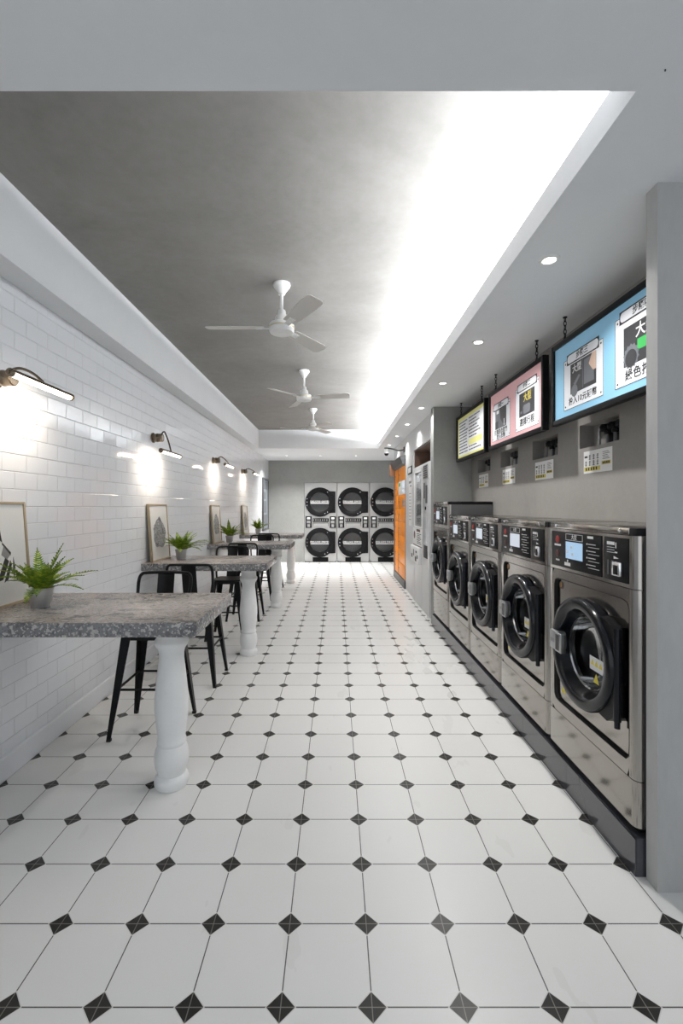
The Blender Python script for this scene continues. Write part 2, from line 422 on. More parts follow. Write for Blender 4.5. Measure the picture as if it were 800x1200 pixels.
struct('wall_front_right', box(BM(), 3.3, 3.4, YF, 1.84, 0, ZS), M['white'])
# tiled kerb the washers stand on
b = BM(); box(b, 1.218, XR, 1.85, 5.75, 0, 0.155)
for i in range(7):
    y0 = 1.85+0.557*i; box(b, 1.213, 1.218, y0+0.001, min(y0+0.556, 5.75), 0.0, 0.15)
struct('trim_2', b, M['kerb'])
# white soffits: front, left beam, back, right ledge with cove lip
b = BM()
box(b, XL, 3.4, YF, 1.386, ZS, 3.3)
box(b, XL, -1.67, 1.386, 9.856, ZS, 3.3)
box(b, XL, 1.95, 9.856, YB+0.2, ZS, 3.3)
box(b, 0.911, 1.36, 1.386, 9.856, ZS, ZS+0.03)
box(b, 0.911, 0.932, 1.386, 9.856, ZS+0.03, 2.885)
box(b, 1.36, 1.53, 1.386, 9.856, ZS, 3.3)
box(b, 1.53, 1.95, 5.75, 9.856, ZS, 3.3); box(b, 1.53, 3.4, 1.386, 1.84, ZS, 3.3)
box(b, 1.53, 1.95, 1.84, 5.75, ZS+0.015, 3.3)
struct('ceiling', b, M['white'])
struct('ceiling_recess', box(BM(), -1.7, 1.40, 1.3, 9.9, ZC, ZC+0.1), M['ceil'])

# ================================================================== WASHING MACHINES
def make_washer(label, dz=0.0, dtop=0.0, Wd=0.768, blue=False, number='1'):
    t = thing('washing_machine', label, 'washing machine', (1.22, 0, 0.155), -PI/2, 'front-loading washing machines on the kerb')
    g = 0.0015; W1 = Wd-g; D = XR-1.22-0.004; R = 0.03
    zp, zm0, zm1, zu, zt = 0.22+dz, 0.223+dz, 1.003+dz, 1.225+dz+dtop, 1.26+dz+dtop
    def plan(x0, x1, rl, rr):
        p = []
        if rl: p += [(x0+R-R*math.sin(a), R-R*math.cos(a)) for a in (PI/2, PI/2*0.75, PI/4, PI/8, 0)]
        else: p += [(x0, 0)]
        if rr: p += [(x1-R+R*math.sin(a), R-R*math.cos(a)) for a in (0, PI/8, PI/4, PI/2*0.75, PI/2)]
        else: p += [(x1, 0)]
        return p+[(x1, D), (x0, D)]
    b = BM()
    prism(b, plan(g, W1, 1, 1), 0.032, zp, 'z'); prism(b, plan(g, W1, 1, 1), zm1+0.003, zu, 'z')
    prism(b, plan(g, 0.055, 1, 0), zm0, zm1, 'z'); prism(b, plan(Wd-0.045, W1, 0, 1), zm0, zm1, 'z')
    rz0, rz1, cx, cz = 0.285+dz, 0.952+dz, 0.397, 0.633+dz; n = 96; c = (cx, cz)
    outer = loop_at_angles(ray_rect(0.055, Wd-0.045, zm0, zm1), c, n)
    inner = loop_at_angles(ray_rect(0.075, 0.722, rz0, rz1, 0.035), c, n)
    ring_plate(b, outer, inner, 0.0)
    box(b, 0.055, Wd-0.045, D-0.02, D, zm0, zm1)
    bmesh.ops.recalc_face_normals(b, faces=b.faces)
    body = obj('body', b, M['steel'], t)
    b = BM(); box(b, 0.03, Wd-0.03, 0.03, D, 0, 0.032); box(b, 0.02, Wd-0.02, 0.02, D-0.03, zp-0.002, zp+0.006); box(b, 0.02, Wd-0.02, 0.02, D-0.03, zm1-0.001, zm1+0.005); box(b, 0.06, Wd-0.06, 0.432, 0.46, 0.01, zm1+0.002)
    obj('base', b, M['black'], t)
    # recess wall, then the inner panel
    b = BM(); A = [b.verts.new((x, 0, z)) for x, z in inner]; B = [b.verts.new((x, 0.022, z)) for x, z in inner]
    for i in range(n): b.faces.new((A[i], B[i], B[(i+1) % n], A[(i+1) % n]))
    big2 = loop_at_angles(ray_rect(0.0715, 0.7255, rz0-0.0035, rz1+0.0035, 0.038), c, n)
    A = [b.verts.new((x, -0.0006, z)) for x, z in big2]; B = [b.verts.new((x, -0.0006, z)) for x, z in inner]
    for i in range(n): b.faces.new((A[i], B[i], B[(i+1) % n], A[(i+1) % n]))
    obj('gasket', b, M['rubber'], t)
    b = BM(); circ = [(cx+0.235*math.cos(2*PI*i/n), cz+0.235*math.sin(2*PI*i/n)) for i in range(n)]
    inn2 = loop_at_angles(ray_rect(0.079, 0.716, rz0+0.007, rz1-0.005, 0.033), c, n)
    big = loop_at_angles(ray_rect(0.06, 0.74, rz0-0.01, rz1+0.01), c, n)
    ring_plate(b, inn2, circ, 0.016)
    obj('front_panel', b, M['steel'], t)
    b = BM(); ring_plate(b, big, circ, 0.022); obj('panel_shadow_gap', b, M['rubber'], t)
    # door: black bowl ring
    mx = Matrix.Translation((cx, 0, cz)) @ Matrix.Rotation(PI/2, 4, 'X')     # local +z -> -y (out)
    door = obj('door', lathe(BM(), [(0.262, -0.016), (0.268, 0.0), (0.268, 0.030), (0.262, 0.042), (0.250, 0.047), (0.222, 0.045), (0.212, 0.040), (0.204, 0.030), (0.193, 0.012), (0.180, -0.004), (0.172, -0.012), (0.165, -0.03)], 64, mx, False), M['gblack'], t)
    obj('rim', lathe(BM(), [(0.167, -0.012), (0.174, -0.006), (0.170, -0.003), (0.164, -0.009)], 64, mx, False), M['chrome'], door)
    obj('door_glass', lathe(BM(), [(0.166, -0.012), (0.160, -0.05), (0.14, -0.09), (0.09, -0.115), (0, -0.122)], 48, mx, False), M['glass'], door)
    obj('drum', lathe(BM(), [(0.19, -0.035), (0.25, -0.05), (0.25, -0.40), (0.10, -0.42), (0.0, -0.42)], 48, mx, False), M['drum'], t)
    # hinge block on the right
    b = BM(); prism(b, [(cx+0.24*math.cos(a), cz+0.24*math.sin(a)) for a in [1.15-2.3*i/16 for i in range(17)]][::-1]+[(0.60, cz+0.215), (0.655, cz+0.19), (0.655, cz-0.20), (0.61, cz-0.232)], -0.026, 0.016, 'y')
    obj('hinge', b, M['black'], door)
    b = BM(); cyl(b, (0.662, -0.012, cz-0.21), (0.662, -0.012, cz+0.19), 0.016); cyl(b, (0.662, -0.012, cz-0.24), (0.662, -0.012, cz-0.21), 0.012)
    obj('hinge_pin', b, M['gblack'], door)
    # latch handle on the left
    b = BM(); box(b, 0.118, 0.185, -0.060, 0.010, cz-0.046, cz+0.054, 0.006)
    box(b, 0.182, 0.245, -0.064, -0.054, cz-0.046, cz+0.054, 0.003); box(b, 0.231, 0.243, -0.058, -0.036, cz-0.042, cz+0.05, 0.002)
    b.transform(Matrix.Translation((0.028, 0, 0))); hd = obj('handle', b, M['latch'], door)
    b = BM()
    for k in range(4): flat(b, 0.132+0.010*k, 0.138+0.010*k, cz-0.008, cz+0.012, -0.0602)
    b.transform(Matrix.Translation((0.028, 0, 0))); obj('handle_logo', b, M['mgrey'], door)
    b = BM(); flat(b, 0.190, 0.228, cz-0.036, cz+0.044, -0.0642); b.transform(Matrix.Translation((0.028, 0, 0))); obj('handle_grip', b, M['gblack'], door)
    # badge with number, warning stickers
    bz = 0.917+dz
    bd = obj('number_badge', lathe(BM(), [(0, 0), (0.021, 0), (0.021, 0.002), (0, 0.002)], 24, Matrix.Translation((0.122, 0.016, bz)) @ Matrix.Rotation(PI/2, 4, 'X')), M['oakd'], t)
    obj('number', put(BM(), text_bm(number, 0.034, bold=0.001), 0.122, 0.0132, bz), M['amber'], bd)
    b = BM(); prism(b, [(0.125, rz0+0.05), (0.165, rz0+0.05), (0.145, rz0+0.092)], 0.0145, 0.016); obj('warning_sticker', b, M['yel'], t)
    b = BM(); box(b, cx-0.005, cx+0.115, 0.02, 0.0208, cz-0.075, cz-0.01); st = obj('door_label', b, M['wht'], door)
    st.rotation_euler = (0, math.radians(6), 0); st.location = (cz*math.sin(math.radians(-6))*0+0.0, 0, 0)
    b = BM()
    for k in range(3): prism(b, [(cx+0.005+0.034*k, cz-0.050), (cx+0.033+0.034*k, cz-0.050), (cx+0.019+0.034*k, cz-0.023)], 0.0182, 0.0198)
    prism(b, [(cx+0.03, cz-0.13), (cx+0.075, cz-0.13), (cx+0.052, cz-0.085)], 0.0182, 0.0198)
    obj('hazard_print', b, M['yel'], door)
    st.rotation_euler = (0, 0, 0)
    # control panel
    pz0, pz1 = 1.022+dz+dtop*0.5, 1.212+dz+dtop*0.8
    cp = obj('control_panel', box(BM(), 0.050, 0.530, -0.004, 0.002, pz0, pz1, 0.0015), M['black'], t)
    y = -0.0042
    def pz(v): return pz0+(v-1.022)/(1.212-1.022)*(pz1-pz0)
    obj('screen', flat(BM(), 0.208, 0.372, pz(1.075), pz(1.163), y), M['screen'] if blue else M['screenw'], cp)
    b = BM()
    for x0, x1, z0, z1 in ((0.208, 0.372, 1.171, 1.173), (0.208, 0.372, 1.202, 1.204), (0.208, 0.2105, 1.171, 1.204), (0.3695, 0.372, 1.171, 1.204)): flat(b, x0, x1, pz(z0), pz(z1), y)
    put(b, text_bm('大型', 0.027), 0.29, y-0.0004, pz(1.1875))
    flat(b, 0.415, 0.465, pz(1.192), pz(1.204), y)
    for k in range(4):
        z = 1.165-0.033*k; lathe(b, [(0.004, 0), (0.004, 0.001), (0, 0.001)], 8, Matrix.Translation((0.412, y, pz(z))) @ Matrix.Rotation(PI/2, 4, 'X'))
        flat(b, 0.422, 0.485, pz(z-0.0015), pz(z+0.0015), y); flat(b, 0.422, 0.515, pz(z-0.0155), pz(z-0.0135), y)
    flat(b, 0.085, 0.155, pz(1.133), pz(1.143), y); flat(b, 0.100, 0.140, pz(1.052), pz(1.061), y)
    flat(b, 0.195, 0.255, pz(1.036), pz(1.053), y); flat(b, 0.222, 0.232, pz(1.055), pz(1.068), y)
    obj('print', b, M['wht'], cp)
    for nm, z, mm in (('start_button', 1.168, 'red'), ('stop_button', 1.092, 'dred')):
        obj(nm, lathe(BM(), [(0.020, 0), (0.020, 0.002), (0.018, 0.004), (0, 0.0045)], 24, Matrix.Translation((0.118, y+0.001, pz(z))) @ Matrix.Rotation(PI/2, 4, 'X')), M[mm], cp)
    if blue:
        b = BM()
        for x, z in ((0.226, 1.11), (0.27, 1.135), (0.275, 1.10)): lathe(b, [(0.009, 0), (0.009, 0.0006), (0, 0.0006)], 12, Matrix.Translation((x, y-0.0006, pz(z))) @ Matrix.Rotation(PI/2, 4, 'X'))
        obj('screen_icons', b, M['wht'], cp)
    # coin panel
    qp = obj('coin_panel', box(BM(), 0.553, 0.722, -0.004, 0.002, pz0, pz1, 0.0015), M['black'], t)
    b = BM(); box(b, 0.64, 0.695, -0.024, -0.004, pz(1.048), pz(1.11), 0.004); obj('coin_chute', b, M['chrome'], qp)
    b = BM(); box(b, 0.652, 0.683, -0.0255, -0.023, pz(1.055), pz(1.095), 0.001); obj('coin_return', b, M['black'], qp)
    b = BM(); box(b, 0.580, 0.592, -0.006, -0.004, pz(1.045), pz(1.11)); box(b, 0.605, 0.625, -0.006, -0.004, pz(1.045), pz(1.11)); obj('coin_guide', b, M['dgrey'], qp)
    b = BM(); flat(b, 0.575, 0.63, pz(1.178), pz(1.192), y)
    for k in range(3): flat(b, 0.575, 0.63, pz(1.166-0.011*k), pz(1.168-0.011*k), y)
    flat(b, 0.637, 0.643, pz(1.165), pz(1.19), y)
    prism(b, [(0.625, pz(1.13)), (0.66, pz(1.122)), (0.625, pz(1.118))], y-0.0006, y); flat(b, 0.632, 0.65, pz(1.144), pz(1.15), y)
    obj('print', b, M['wht'], qp)
    # lid strip, end caps and screws
    b = BM(); box(b, 0.03, Wd-0.045, -0.002, D, zu+0.002, zt, 0.003); ld = obj('lid', b, M['steel'], t)
    for xa, xb in ((0.002, 0.03), (Wd-0.045, Wd-0.002)): obj('lid_end_cap', box(BM(), xa, xb, 0.004, D, zu+0.001, zt-0.003, 0.002), M['black'], t)
    obj('side_panel', box(BM(), Wd-0.0016, Wd, 0.034, D, 0.04, zu-0.002), M['dgrey'], t)
    for x in (0.10, 0.665):
        obj('screw', lathe(BM(), [(0.0085, 0), (0.0085, 0.004), (0.006, 0.007), (0, 0.008)], 14, Matrix.Translation((x, -0.002, (zu+zt)/2)) @ Matrix.Rotation(PI/2, 4, 'X')), M['chrome'], t)
    return t
def renumber(w, s):
    for c in kids(w):
        if c.name.startswith('number_badge'):
            for q in kids(c):
                bm = put(BM(), text_bm(s, 0.034, bold=0.001), 0.122, 0.0132, 0.917)
                me = bpy.data.meshes.new('number'); bm.to_mesh(me); bm.free(); me.materials.append(M['amber']); q.data = me
P_ = 0.772; Y0 = 1.852
GW = 'front-loading washing machines on the kerb'
w1 = make_washer('stainless front-loading washer nearest the camera, beside the grey partition, with blue screen', blue=True)
w1.location.y = Y0+P_
wl = ['stainless front-loading washer second from the partition, pale screen and yellow door label',
      'middle stainless front-loading washer of the five, third from the partition',
      'stainless front-loading washer fourth from the partition, beside the taller one']
for i, l in enumerate(wl):
    w = copy_thing(w1, (1.22, Y0+P_*(i+2), 0.155), -PI/2, l, GW); renumber(w, str(i+2))
    for c in kids(w):
        if c.name.startswith('control_panel'):
            for q in kids(c):
                if q.name.startswith('screen_icons'): bpy.data.objects.remove(q)
                elif q.name.startswith('screen'):
                    q.data = q.data.copy(); q.data.materials[0] = M['screenw']
w5 = make_washer('tallest stainless front-loading washer, farthest in the row against the return wall', 0.095, 0.05, 0.776, number='5')
w5.location.y = 5.742

# ================================================================== STACKED DRYERS in the back wall
def make_dryer(label):
    t = thing('stacked_dryer', label, 'dryer', (0, 0, 0), 0, 'stacked dryers in the back wall')
    Wd, H = 0.882, 2.155; b = BM(); n = 72
    c1, c2 = (0.42, 1.63), (0.42, 0.535)
    for (z0, z1, c) in ((1.20, H, c1), (0.02, 0.96, c2)):
        ring_plate(b, loop_at_angles(ray_rect(0.006, Wd-0.006, z0, z1), c, n), [(c[0]+0.33*math.cos(2*PI*i/n), c[1]+0.33*math.sin(2*PI*i/n)) for i in range(n)], 0.0)
    box(b, 0.004, Wd-0.004, 0, 0.02, 0.965, 1.195)
    for x in (0.004, Wd-0.012): box(b, x, x+0.008, 0.0, 0.7, 0.02, H)
    box(b, 0.004, Wd-0.004, 0.0005, 0.7, H-0.01, H); box(b, 0.004, Wd-0.004, 0.68, 0.7, 0.02, H)
    obj('cabinet', b, M['dryer'], t)
    obj('base', box(BM(), 0.01, Wd-0.01, 0.01, 0.69, 0, 0.022), M['black'], t)
    for c in (c1, c2):
        mx = Matrix.Translation((c[0], 0, c[1])) @ Matrix.Rotation(PI/2, 4, 'X')
        d = obj('door', lathe(BM(), [(0.395, 0), (0.398, 0.03), (0.385, 0.045), (0.31, 0.045), (0.275, 0.03), (0.262, 0.0), (0.262, -0.05)], 56, mx, False), M['black'], t)
        obj('door_glass', lathe(BM(), [(0.265, 0.005), (0.2, 0.02), (0, 0.028)], 48, mx, False), M['glassd'], d)
        b = BM(); prism(b, [(0.66, c[1]+0.30), (0.845, c[1]+0.29), (0.845, c[1]-0.29), (0.66, c[1]-0.30)], -0.03, 0.0, 'y', 0.006); obj('hinge', b, M['black'], d)
        b = BM()
        for sx, sz in ((0.21, 0.27), (0.21, -0.27), (0.14, -0.31)): lathe(b, [(0.012, 0), (0.012, 0.004), (0, 0.004)], 10, Matrix.Translation((c[0]+sx, -0.045, c[1]+sz)) @ Matrix.Rotation(PI/2, 4, 'X'))
        for sz in (0.09, 0.0, -0.09): lathe(b, [(0.013, 0), (0.013, 0.004), (0, 0.004)], 10, Matrix.Translation((c[0]-0.345, -0.045, c[1]+sz)) @ Matrix.Rotation(PI/2, 4, 'X'))
        obj('door_marks', b, M['chrome'], d)
        b = put(BM(), text_bm('DELUXE DRYER', 0.066, bold=0.0008, sp=1.2), c[0]+0.01, -0.029, c[1]+0.012); flat(b, c[0]-0.25, c[0]+0.27, c[1]-0.042, c[1]-0.026, -0.0285)
        obj('door_lettering', b, M['wht'], d)
        obj('drum', lathe(BM(), [(0.33, -0.01), (0.345, -0.12), (0.345, -0.5), (0.1, -0.52), (0, -0.52)], 40, mx, False), M['ddrum'], t)
        b = BM()
        for k in range(3):
            a = 0.5+2*PI*k/3; ca, sa = math.cos(a), math.sin(a)
            tube(b, [(c[0]+0.32*ca, 0.14, c[1]+0.32*sa), (c[0]+0.32*ca, 0.5, c[1]+0.32*sa)], 0.03, 8)
        obj('drum_fin', b, M['ddrum'], t)
    for x in (0.035, 0.69):
        bx = obj('coin_box', box(BM(), x, x+0.165, -0.012, 0.0, 0.93, 1.245, 0.003), M['black'], t)
        obj('coin_label', flat(BM(), x+0.04, x+0.125, 1.165, 1.215, -0.0125), M['wht'], bx)
        b = BM(); box(b, x+0.045, x+0.12, -0.03, -0.012, 0.95, 1.03, 0.004); box(b, x+0.03, x+0.13, -0.016, -0.012, 1.05, 1.13, 0.002); obj('coin_chute', b, M['mgrey'], bx)
    cp = obj('control_panel', box(BM(), 0.225, 0.665, -0.008, 0.0, 1.09, 1.19, 0.002), M['black'], t)
    b = BM()
    for k in range(7): box(b, 0.24+0.06*k, 0.265+0.06*k, -0.011, -0.008, 1.12, 1.165)
    obj('button_row', b, M['mgrey'], cp)
    b = BM(); box(b, 0.235, 0.655, -0.004, 0.0, 1.055, 1.07); box(b, 0.235, 0.245, -0.004, 0.0, 0.98, 1.07); box(b, 0.645, 0.655, -0.004, 0.0, 0.98, 1.07); obj('panel_outline', b, M['black'], t)
    b = BM()
    for k in range(5): box(b, 0.23, 0.645, -0.012, 0.0, 0.02+0.022*k, 0.036+0.022*k)
    box(b, 0.225, 0.65, -0.006, -0.0005, 0.015, 0.135); obj('lint_grille', b, M['black'], t)
    return t
dl = ['left stacked dryer in the back wall, nearest the bar tables', 'middle stacked dryer of the three in the back wall', 'right stacked dryer in the back wall, partly behind the orange lockers']
d0 = make_dryer(dl[0]); d0.location = (-0.858, YB, 0)
for i in (1, 2): copy_thing(d0, (-0.858+0.886*i, YB, 0), 0, dl[i], 'stacked dryers in the back wall')

# ================================================================== BAR TABLES
TZ, TT = 0.965, 0.068
def make_table(label):
    t = thing('bar_table', label, 'table', (-1.24, 0, 0), 0, 'stone-topped bar tables along the tiled wall')
    # origin: middle of the table on the floor; wall at local x = -0.59
    top = obj('tabletop', box(BM(), -0.588, 0.59, -0.37, 0.37, TZ-TT, TZ, 0.004), [M['stone'], M['stone_shaded']], t)
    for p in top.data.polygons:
        if abs(p.normal.z) < 0.5: p.material_index = 1  # side faces take the stone with painted-in shade
    prof = [(0, 0), (0.083, 0), (0.089, 0.012), (0.090, 0.035), (0.084, 0.052), (0.072, 0.066), (0.074, 0.08), (0.085, 0.105), (0.090, 0.135), (0.090, 0.165), (0.084, 0.195),
            (0.073, 0.222), (0.0765, 0.232), (0.0765, 0.243), (0.071, 0.252), (0.074, 0.29), (0.083, 0.35), (0.0885, 0.42), (0.087, 0.48), (0.079, 0.56), (0.071, 0.63), (0.0645, 0.68),
            (0.065, 0.71), (0.070, 0.735), (0.083, 0.755), (0.088, 0.768), (0.088, 0.782), (0.076, 0.798), (0.074, 0.845), (0.086, 0.858), (0.092, 0.875), (0.092, TZ-TT), (0, TZ-TT)]
    lg = obj('leg', lathe(BM(), prof, 40, None, False), M['col_white'], t); lg.location = (0.350, 0, 0)
    return t
TY = [2.475, 4.655, 6.845, 9.02]
tl = ['grey stone-topped bar table nearest the camera with a turned white leg', 'second grey stone-topped bar table from the camera along the tiled wall',
      'third grey stone-topped bar table from the camera along the tiled wall', 'farthest grey stone-topped bar table, nearest the back wall']
t1 = make_table(tl[0]); t1.location.y = TY[0]
for i in range(1, 4): copy_thing(t1, (-1.24, TY[i], 0), 0, tl[i], 'stone-topped bar tables along the tiled wall')

# ================================================================== BAR STOOLS
def make_stool(label):
    t = thing('bar_stool', label, 'stool', (0, 0, 0), 0, 'black metal bar stools at the tables')
    SH = 0.675; b = BM()
    prism(b, rrect(-0.16, 0.16, -0.155, 0.155, 0.06), SH-0.012, SH, 'z'); prism(b, rrect(-0.155, 0.155, -0.15, 0.15, 0.055), SH-0.045, SH-0.012, 'z')
    obj('seat', b, M['bmetal'], t)
    def legpt(sx, sy, z):
        f = 1-z/(SH-0.02); return Vector((sx*(0.135+0.08*f), sy*(0.13+0.075*f), z))
    for sx in (-1, 1):
        for sy in (-1, 1):
            a, c = legpt(sx, sy, SH-0.015), legpt(sx, sy, 0.012); b = BM()
            R1 = []; 
            for p, w in ((a, 0.062), (legpt(sx, sy, 0.3), 0.044), (c, 0.026)):
                # folded sheet-metal angle open towards the inside
                q = [(0, 0), (-w, 0), (-w, -0.006), (-0.010, -0.010), (-0.006, -w), (0, -w)]
                R1.append([b.verts.new((p.x+sx*(u+w*0.35), p.y+sy*(v+w*0.35), p.z)) for u, v in q])
            for A, B in zip(R1, R1[1:]):
                for i in range(6): b.faces.new((A[i], A[(i+1) % 6], B[(i+1) % 6], B[i]))
            b.faces.new(R1[0]); b.faces.new(R1[-1]); bmesh.ops.recalc_face_normals(b, faces=b.faces)
            lg = obj('leg', b, M['bmetal'], t, smooth=False)
            obj('foot', box(BM(), c.x-sx*0.003-0.0135, c.x-sx*0.003+0.0135, c.y-sy*0.003-0.0135, c.y-sy*0.003+0.0135, 0, 0.018, 0.003), M['rubber'], lg)
    b = BM(); z = 0.318; P = [legpt(*s, z) for s in ((-1, -1), (1, -1), (1, 1), (-1, 1))]
    for i in range(4): tube(b, [P[i], P[(i+1) % 4]], 0.0085, 8)
    obj('footrest', b, M['bmetal'], t)
    pts = smooth_path([(-0.150, -0.05, SH-0.02), (-0.168, -0.10, 0.74), (-0.185, -0.165, 0.88), (-0.188, -0.195, 0.975), (-0.170, -0.205, 1.012), (-0.13, -0.21, 1.02), (0, -0.225, 1.022),
                       (0.13, -0.21, 1.02), (0.170, -0.205, 1.012), (0.188, -0.195, 0.975), (0.185, -0.165, 0.88), (0.168, -0.10, 0.74), (0.150, -0.05, SH-0.02)])
    obj('back_frame', tube(BM(), pts, 0.0115, 10), M['bmetal'], t)
    b = BM(); row = []
    for k in range(7):
        f = k/6; zz = SH-0.02+f*(1.022-SH+0.02); yy = -0.140-0.085*f**0.8
        row.append([b.verts.new((x, yy-0.010*(1-(x/0.06)**2)+o, zz)) for o in (0, 0.004) for x in ((-0.06, -0.03, 0, 0.03, 0.06) if o == 0 else (0.06, 0.03, 0, -0.03, -0.06))])
    for A, B in zip(row, row[1:]):
        for i in range(10): b.faces.new((A[i], A[(i+1) % 10], B[(i+1) % 10], B[i]))
    b.faces.new(row[0]); b.faces.new(row[-1]); bmesh.ops.recalc_face_normals(b, faces=b.faces)
    obj('back_slat', b, M['bmetal'], t)
    return t
stools = [(-1.24, 3.12, PI, 'black metal bar stool behind the nearest table, closest to the camera'),
          (-1.215, 3.985, 0, 'black metal bar stool on the near side of the second table'),
          (-1.24, 5.28, PI, 'black metal bar stool on the far side of the second table'),
          (-1.22, 6.17, 0, 'black metal bar stool on the near side of the third table'),
          (-1.24, 7.48, PI, 'black metal bar stool on the far side of the third table'),
          (-1.20, 8.34, 0, 'black metal bar stool on the near side of the farthest table')]
for i, (x, y, r, l) in enumerate(stools):
    if i == 0: s0 = make_stool(l); s0.location = (x, y, 0); s0.rotation_euler.z = r
    else: copy_thing(s0, (x, y, 0), r, l, 'black metal bar stools at the tables')

# ================================================================== PICTURES leaning on the wall
def make_picture(label, y, art, dark=False):
    w, h = 0.47, 0.565
    t = thing('framed_picture', label, 'picture', (-1.757, y, TZ), 0, 'framed prints leaning on the tiled wall')
    t.rotation_euler = (0, -math.atan2(0.042, h), 0)
    f = BM(); e = 0.014
    box(f, -0.026, 0, 0, e, 0, h, 0.001); box(f, -0.026, 0, w-e, w, 0, h, 0.001); box(f, -0.026, 0, e, w-e, 0, e, 0.001); box(f, -0.026, 0, e, w-e, h-e, h, 0.001)
    box(f, -0.026, -0.020, e, w-e, e, h-e)
    obj('frame', f, M['gold'] if not dark else M['gold'], t)
    obj('print', box(BM(), -0.012, -0.008, e, w-e, e, h-e), M['paper'], t)
    if art == 'crystal':
        b = BM(); x0, x1 = -0.0078, -0.0070
        for poly in ([(0.20, 0.40), (0.262, 0.42), (0.275, 0.345), (0.24, 0.37), (0.20, 0.385)], [(0.275, 0.345), (0.335, 0.285), (0.33, 0.27), (0.272, 0.335)],
                     [(0.22, 0.14), (0.262, 0.145), (0.315, 0.24), (0.29, 0.265)], [(0.27, 0.13), (0.30, 0.14), (0.335, 0.22), (0.325, 0.245)], [(0.345, 0.13), (0.36, 0.20), (0.35, 0.26), (0.342, 0.20)],
                     [(0.13, 0.30), (0.19, 0.37), (0.18, 0.28), (0.15, 0.14)], [(0.10, 0.29), (0.125, 0.30), (0.145, 0.15), (0.13, 0.13)]):
            prism(b, poly, x0, x1, 'x')
        obj('artwork', b, M['ink'], t)
        b = BM(); prism(b, [(0.285, 0.33), (0.33, 0.275), (0.30, 0.25), (0.262, 0.28)], x0, x1, 'x'); prism(b, [(0.20, 0.37), (0.235, 0.36), (0.215, 0.22), (0.185, 0.27)], x0, x1, 'x'); obj('artwork', b, M['mgrey'], t)
    else:
        b = BM(); pts = []
        for i in range(40):
            a = 2*PI*i/40; r = 1+0.06*math.sin(5*a+art)+0.04*math.sin(9*a)
            yy = 0.235+0.17*r*math.sin(a)*(0.62+0.38*(1-math.cos(a))/2+0.1); zz = 0.275+0.15*r*math.cos(a)
            pts.append((yy, zz))
        prism(b, pts, -0.0078, -0.0070, 'x'); obj('artwork', b, M['sketch'], t)
    return t
make_picture('framed black geometric print leaning at the left edge on the nearest table', 2.175, 'crystal')
make_picture('framed grey sketch leaning on the wall on the second table', 4.39, 1)
make_picture('framed grey sketch leaning on the wall on the third table', 6.60, 2)
make_picture('framed grey sketch leaning on the wall on the farthest table', 8.78, 3)

# ================================================================== FERNS
def make_fern(label, loc, seed, sc=1.0):
    R = random.Random(seed); t = thing('potted_fern', label, 'plant', loc, 0, 'ferns in zinc pots on the tables')
    obj('pot', lathe(BM(), [(0, 0), (0.044, 0), (0.0455, 0.004), (0.0455, 0.012), (0.047, 0.014), (0.060, 0.095), (0.0635, 0.098), (0.0635, 0.103), (0.060, 0.104), (0.056, 0.10), (0.053, 0.085)], 36, None, False), M['zinc'], t)
    obj('soil', lathe(BM(), [(0.054, 0.086), (0.03, 0.093), (0, 0.095)], 20, None, False), M['soil'], t)
    b = BM(); nf = 42
    for i in range(nf):
        az = 2*PI*i/nf*1.0+R.uniform(-0.25, 0.25); L = R.uniform(0.17, 0.30)*sc
        el = R.uniform(0.75, 1.5) if i % 3 else R.uniform(0.3, 0.75)
        if i % 3 == 1: L *= 0.75
        if math.cos(az) < 0: el = max(el, 0.95); L = min(L, 0.125/max(0.2, -math.cos(az)*math.cos(el-0.45)))
        p = Vector((0.02*math.cos(az), 0.02*math.sin(az), 0.092)); e = el; n = 17; path = [p.copy()]
        droop = R.uniform(0.02, 0.075)
        for k in range(n):
            d = Vector((math.cos(az)*math.cos(e), math.sin(az)*math.cos(e), math.sin(e))); p = p+d*(L/n); e -= droop; path.append(p.copy())
        tube(b, path, [0.0018*(1-0.7*k/n) for k in range(n+1)], 4)
        side0 = Vector((-math.sin(az), math.cos(az), 0))
        for k in range(2, n+1):
            f = k/n; d = (path[k]-path[k-1]).normalized(); up = side0.cross(d)
            ll = 0.036*sc*(math.sin(PI*min(1, 0.18+f*0.86))**0.8)+0.003; wd = L/n*0.58
            for s in (-1, 1):
                sd = (side0*s*0.9+d*0.55+up*0.12*R.uniform(-1, 1.6)).normalized(); q = path[k]
                v = [b.verts.new(q-d*wd*0.6), b.verts.new(q+sd*ll*0.5-d*wd*0.9+up*0.002), b.verts.new(q+sd*ll-up*0.003), b.verts.new(q+sd*ll*0.5+d*wd*0.8+up*0.002), b.verts.new(q+d*wd*0.6)]
                b.faces.new(v)
    obj('foliage', b, M['leaf'], t, smooth=False)
    return t
make_fern('green fern in a zinc pot on the nearest table', (-1.58, 2.445, TZ), 3, 0.96)
make_fern('green fern in a zinc pot on the second table', (-1.585, 4.68, TZ), 11, 1.0)
make_fern('green fern in a zinc pot on the third table', (-1.60, 6.87, TZ), 19, 1.0)
make_fern('green fern in a zinc pot on the farthest table', (-1.545, 9.06, TZ), 27, 1.0)

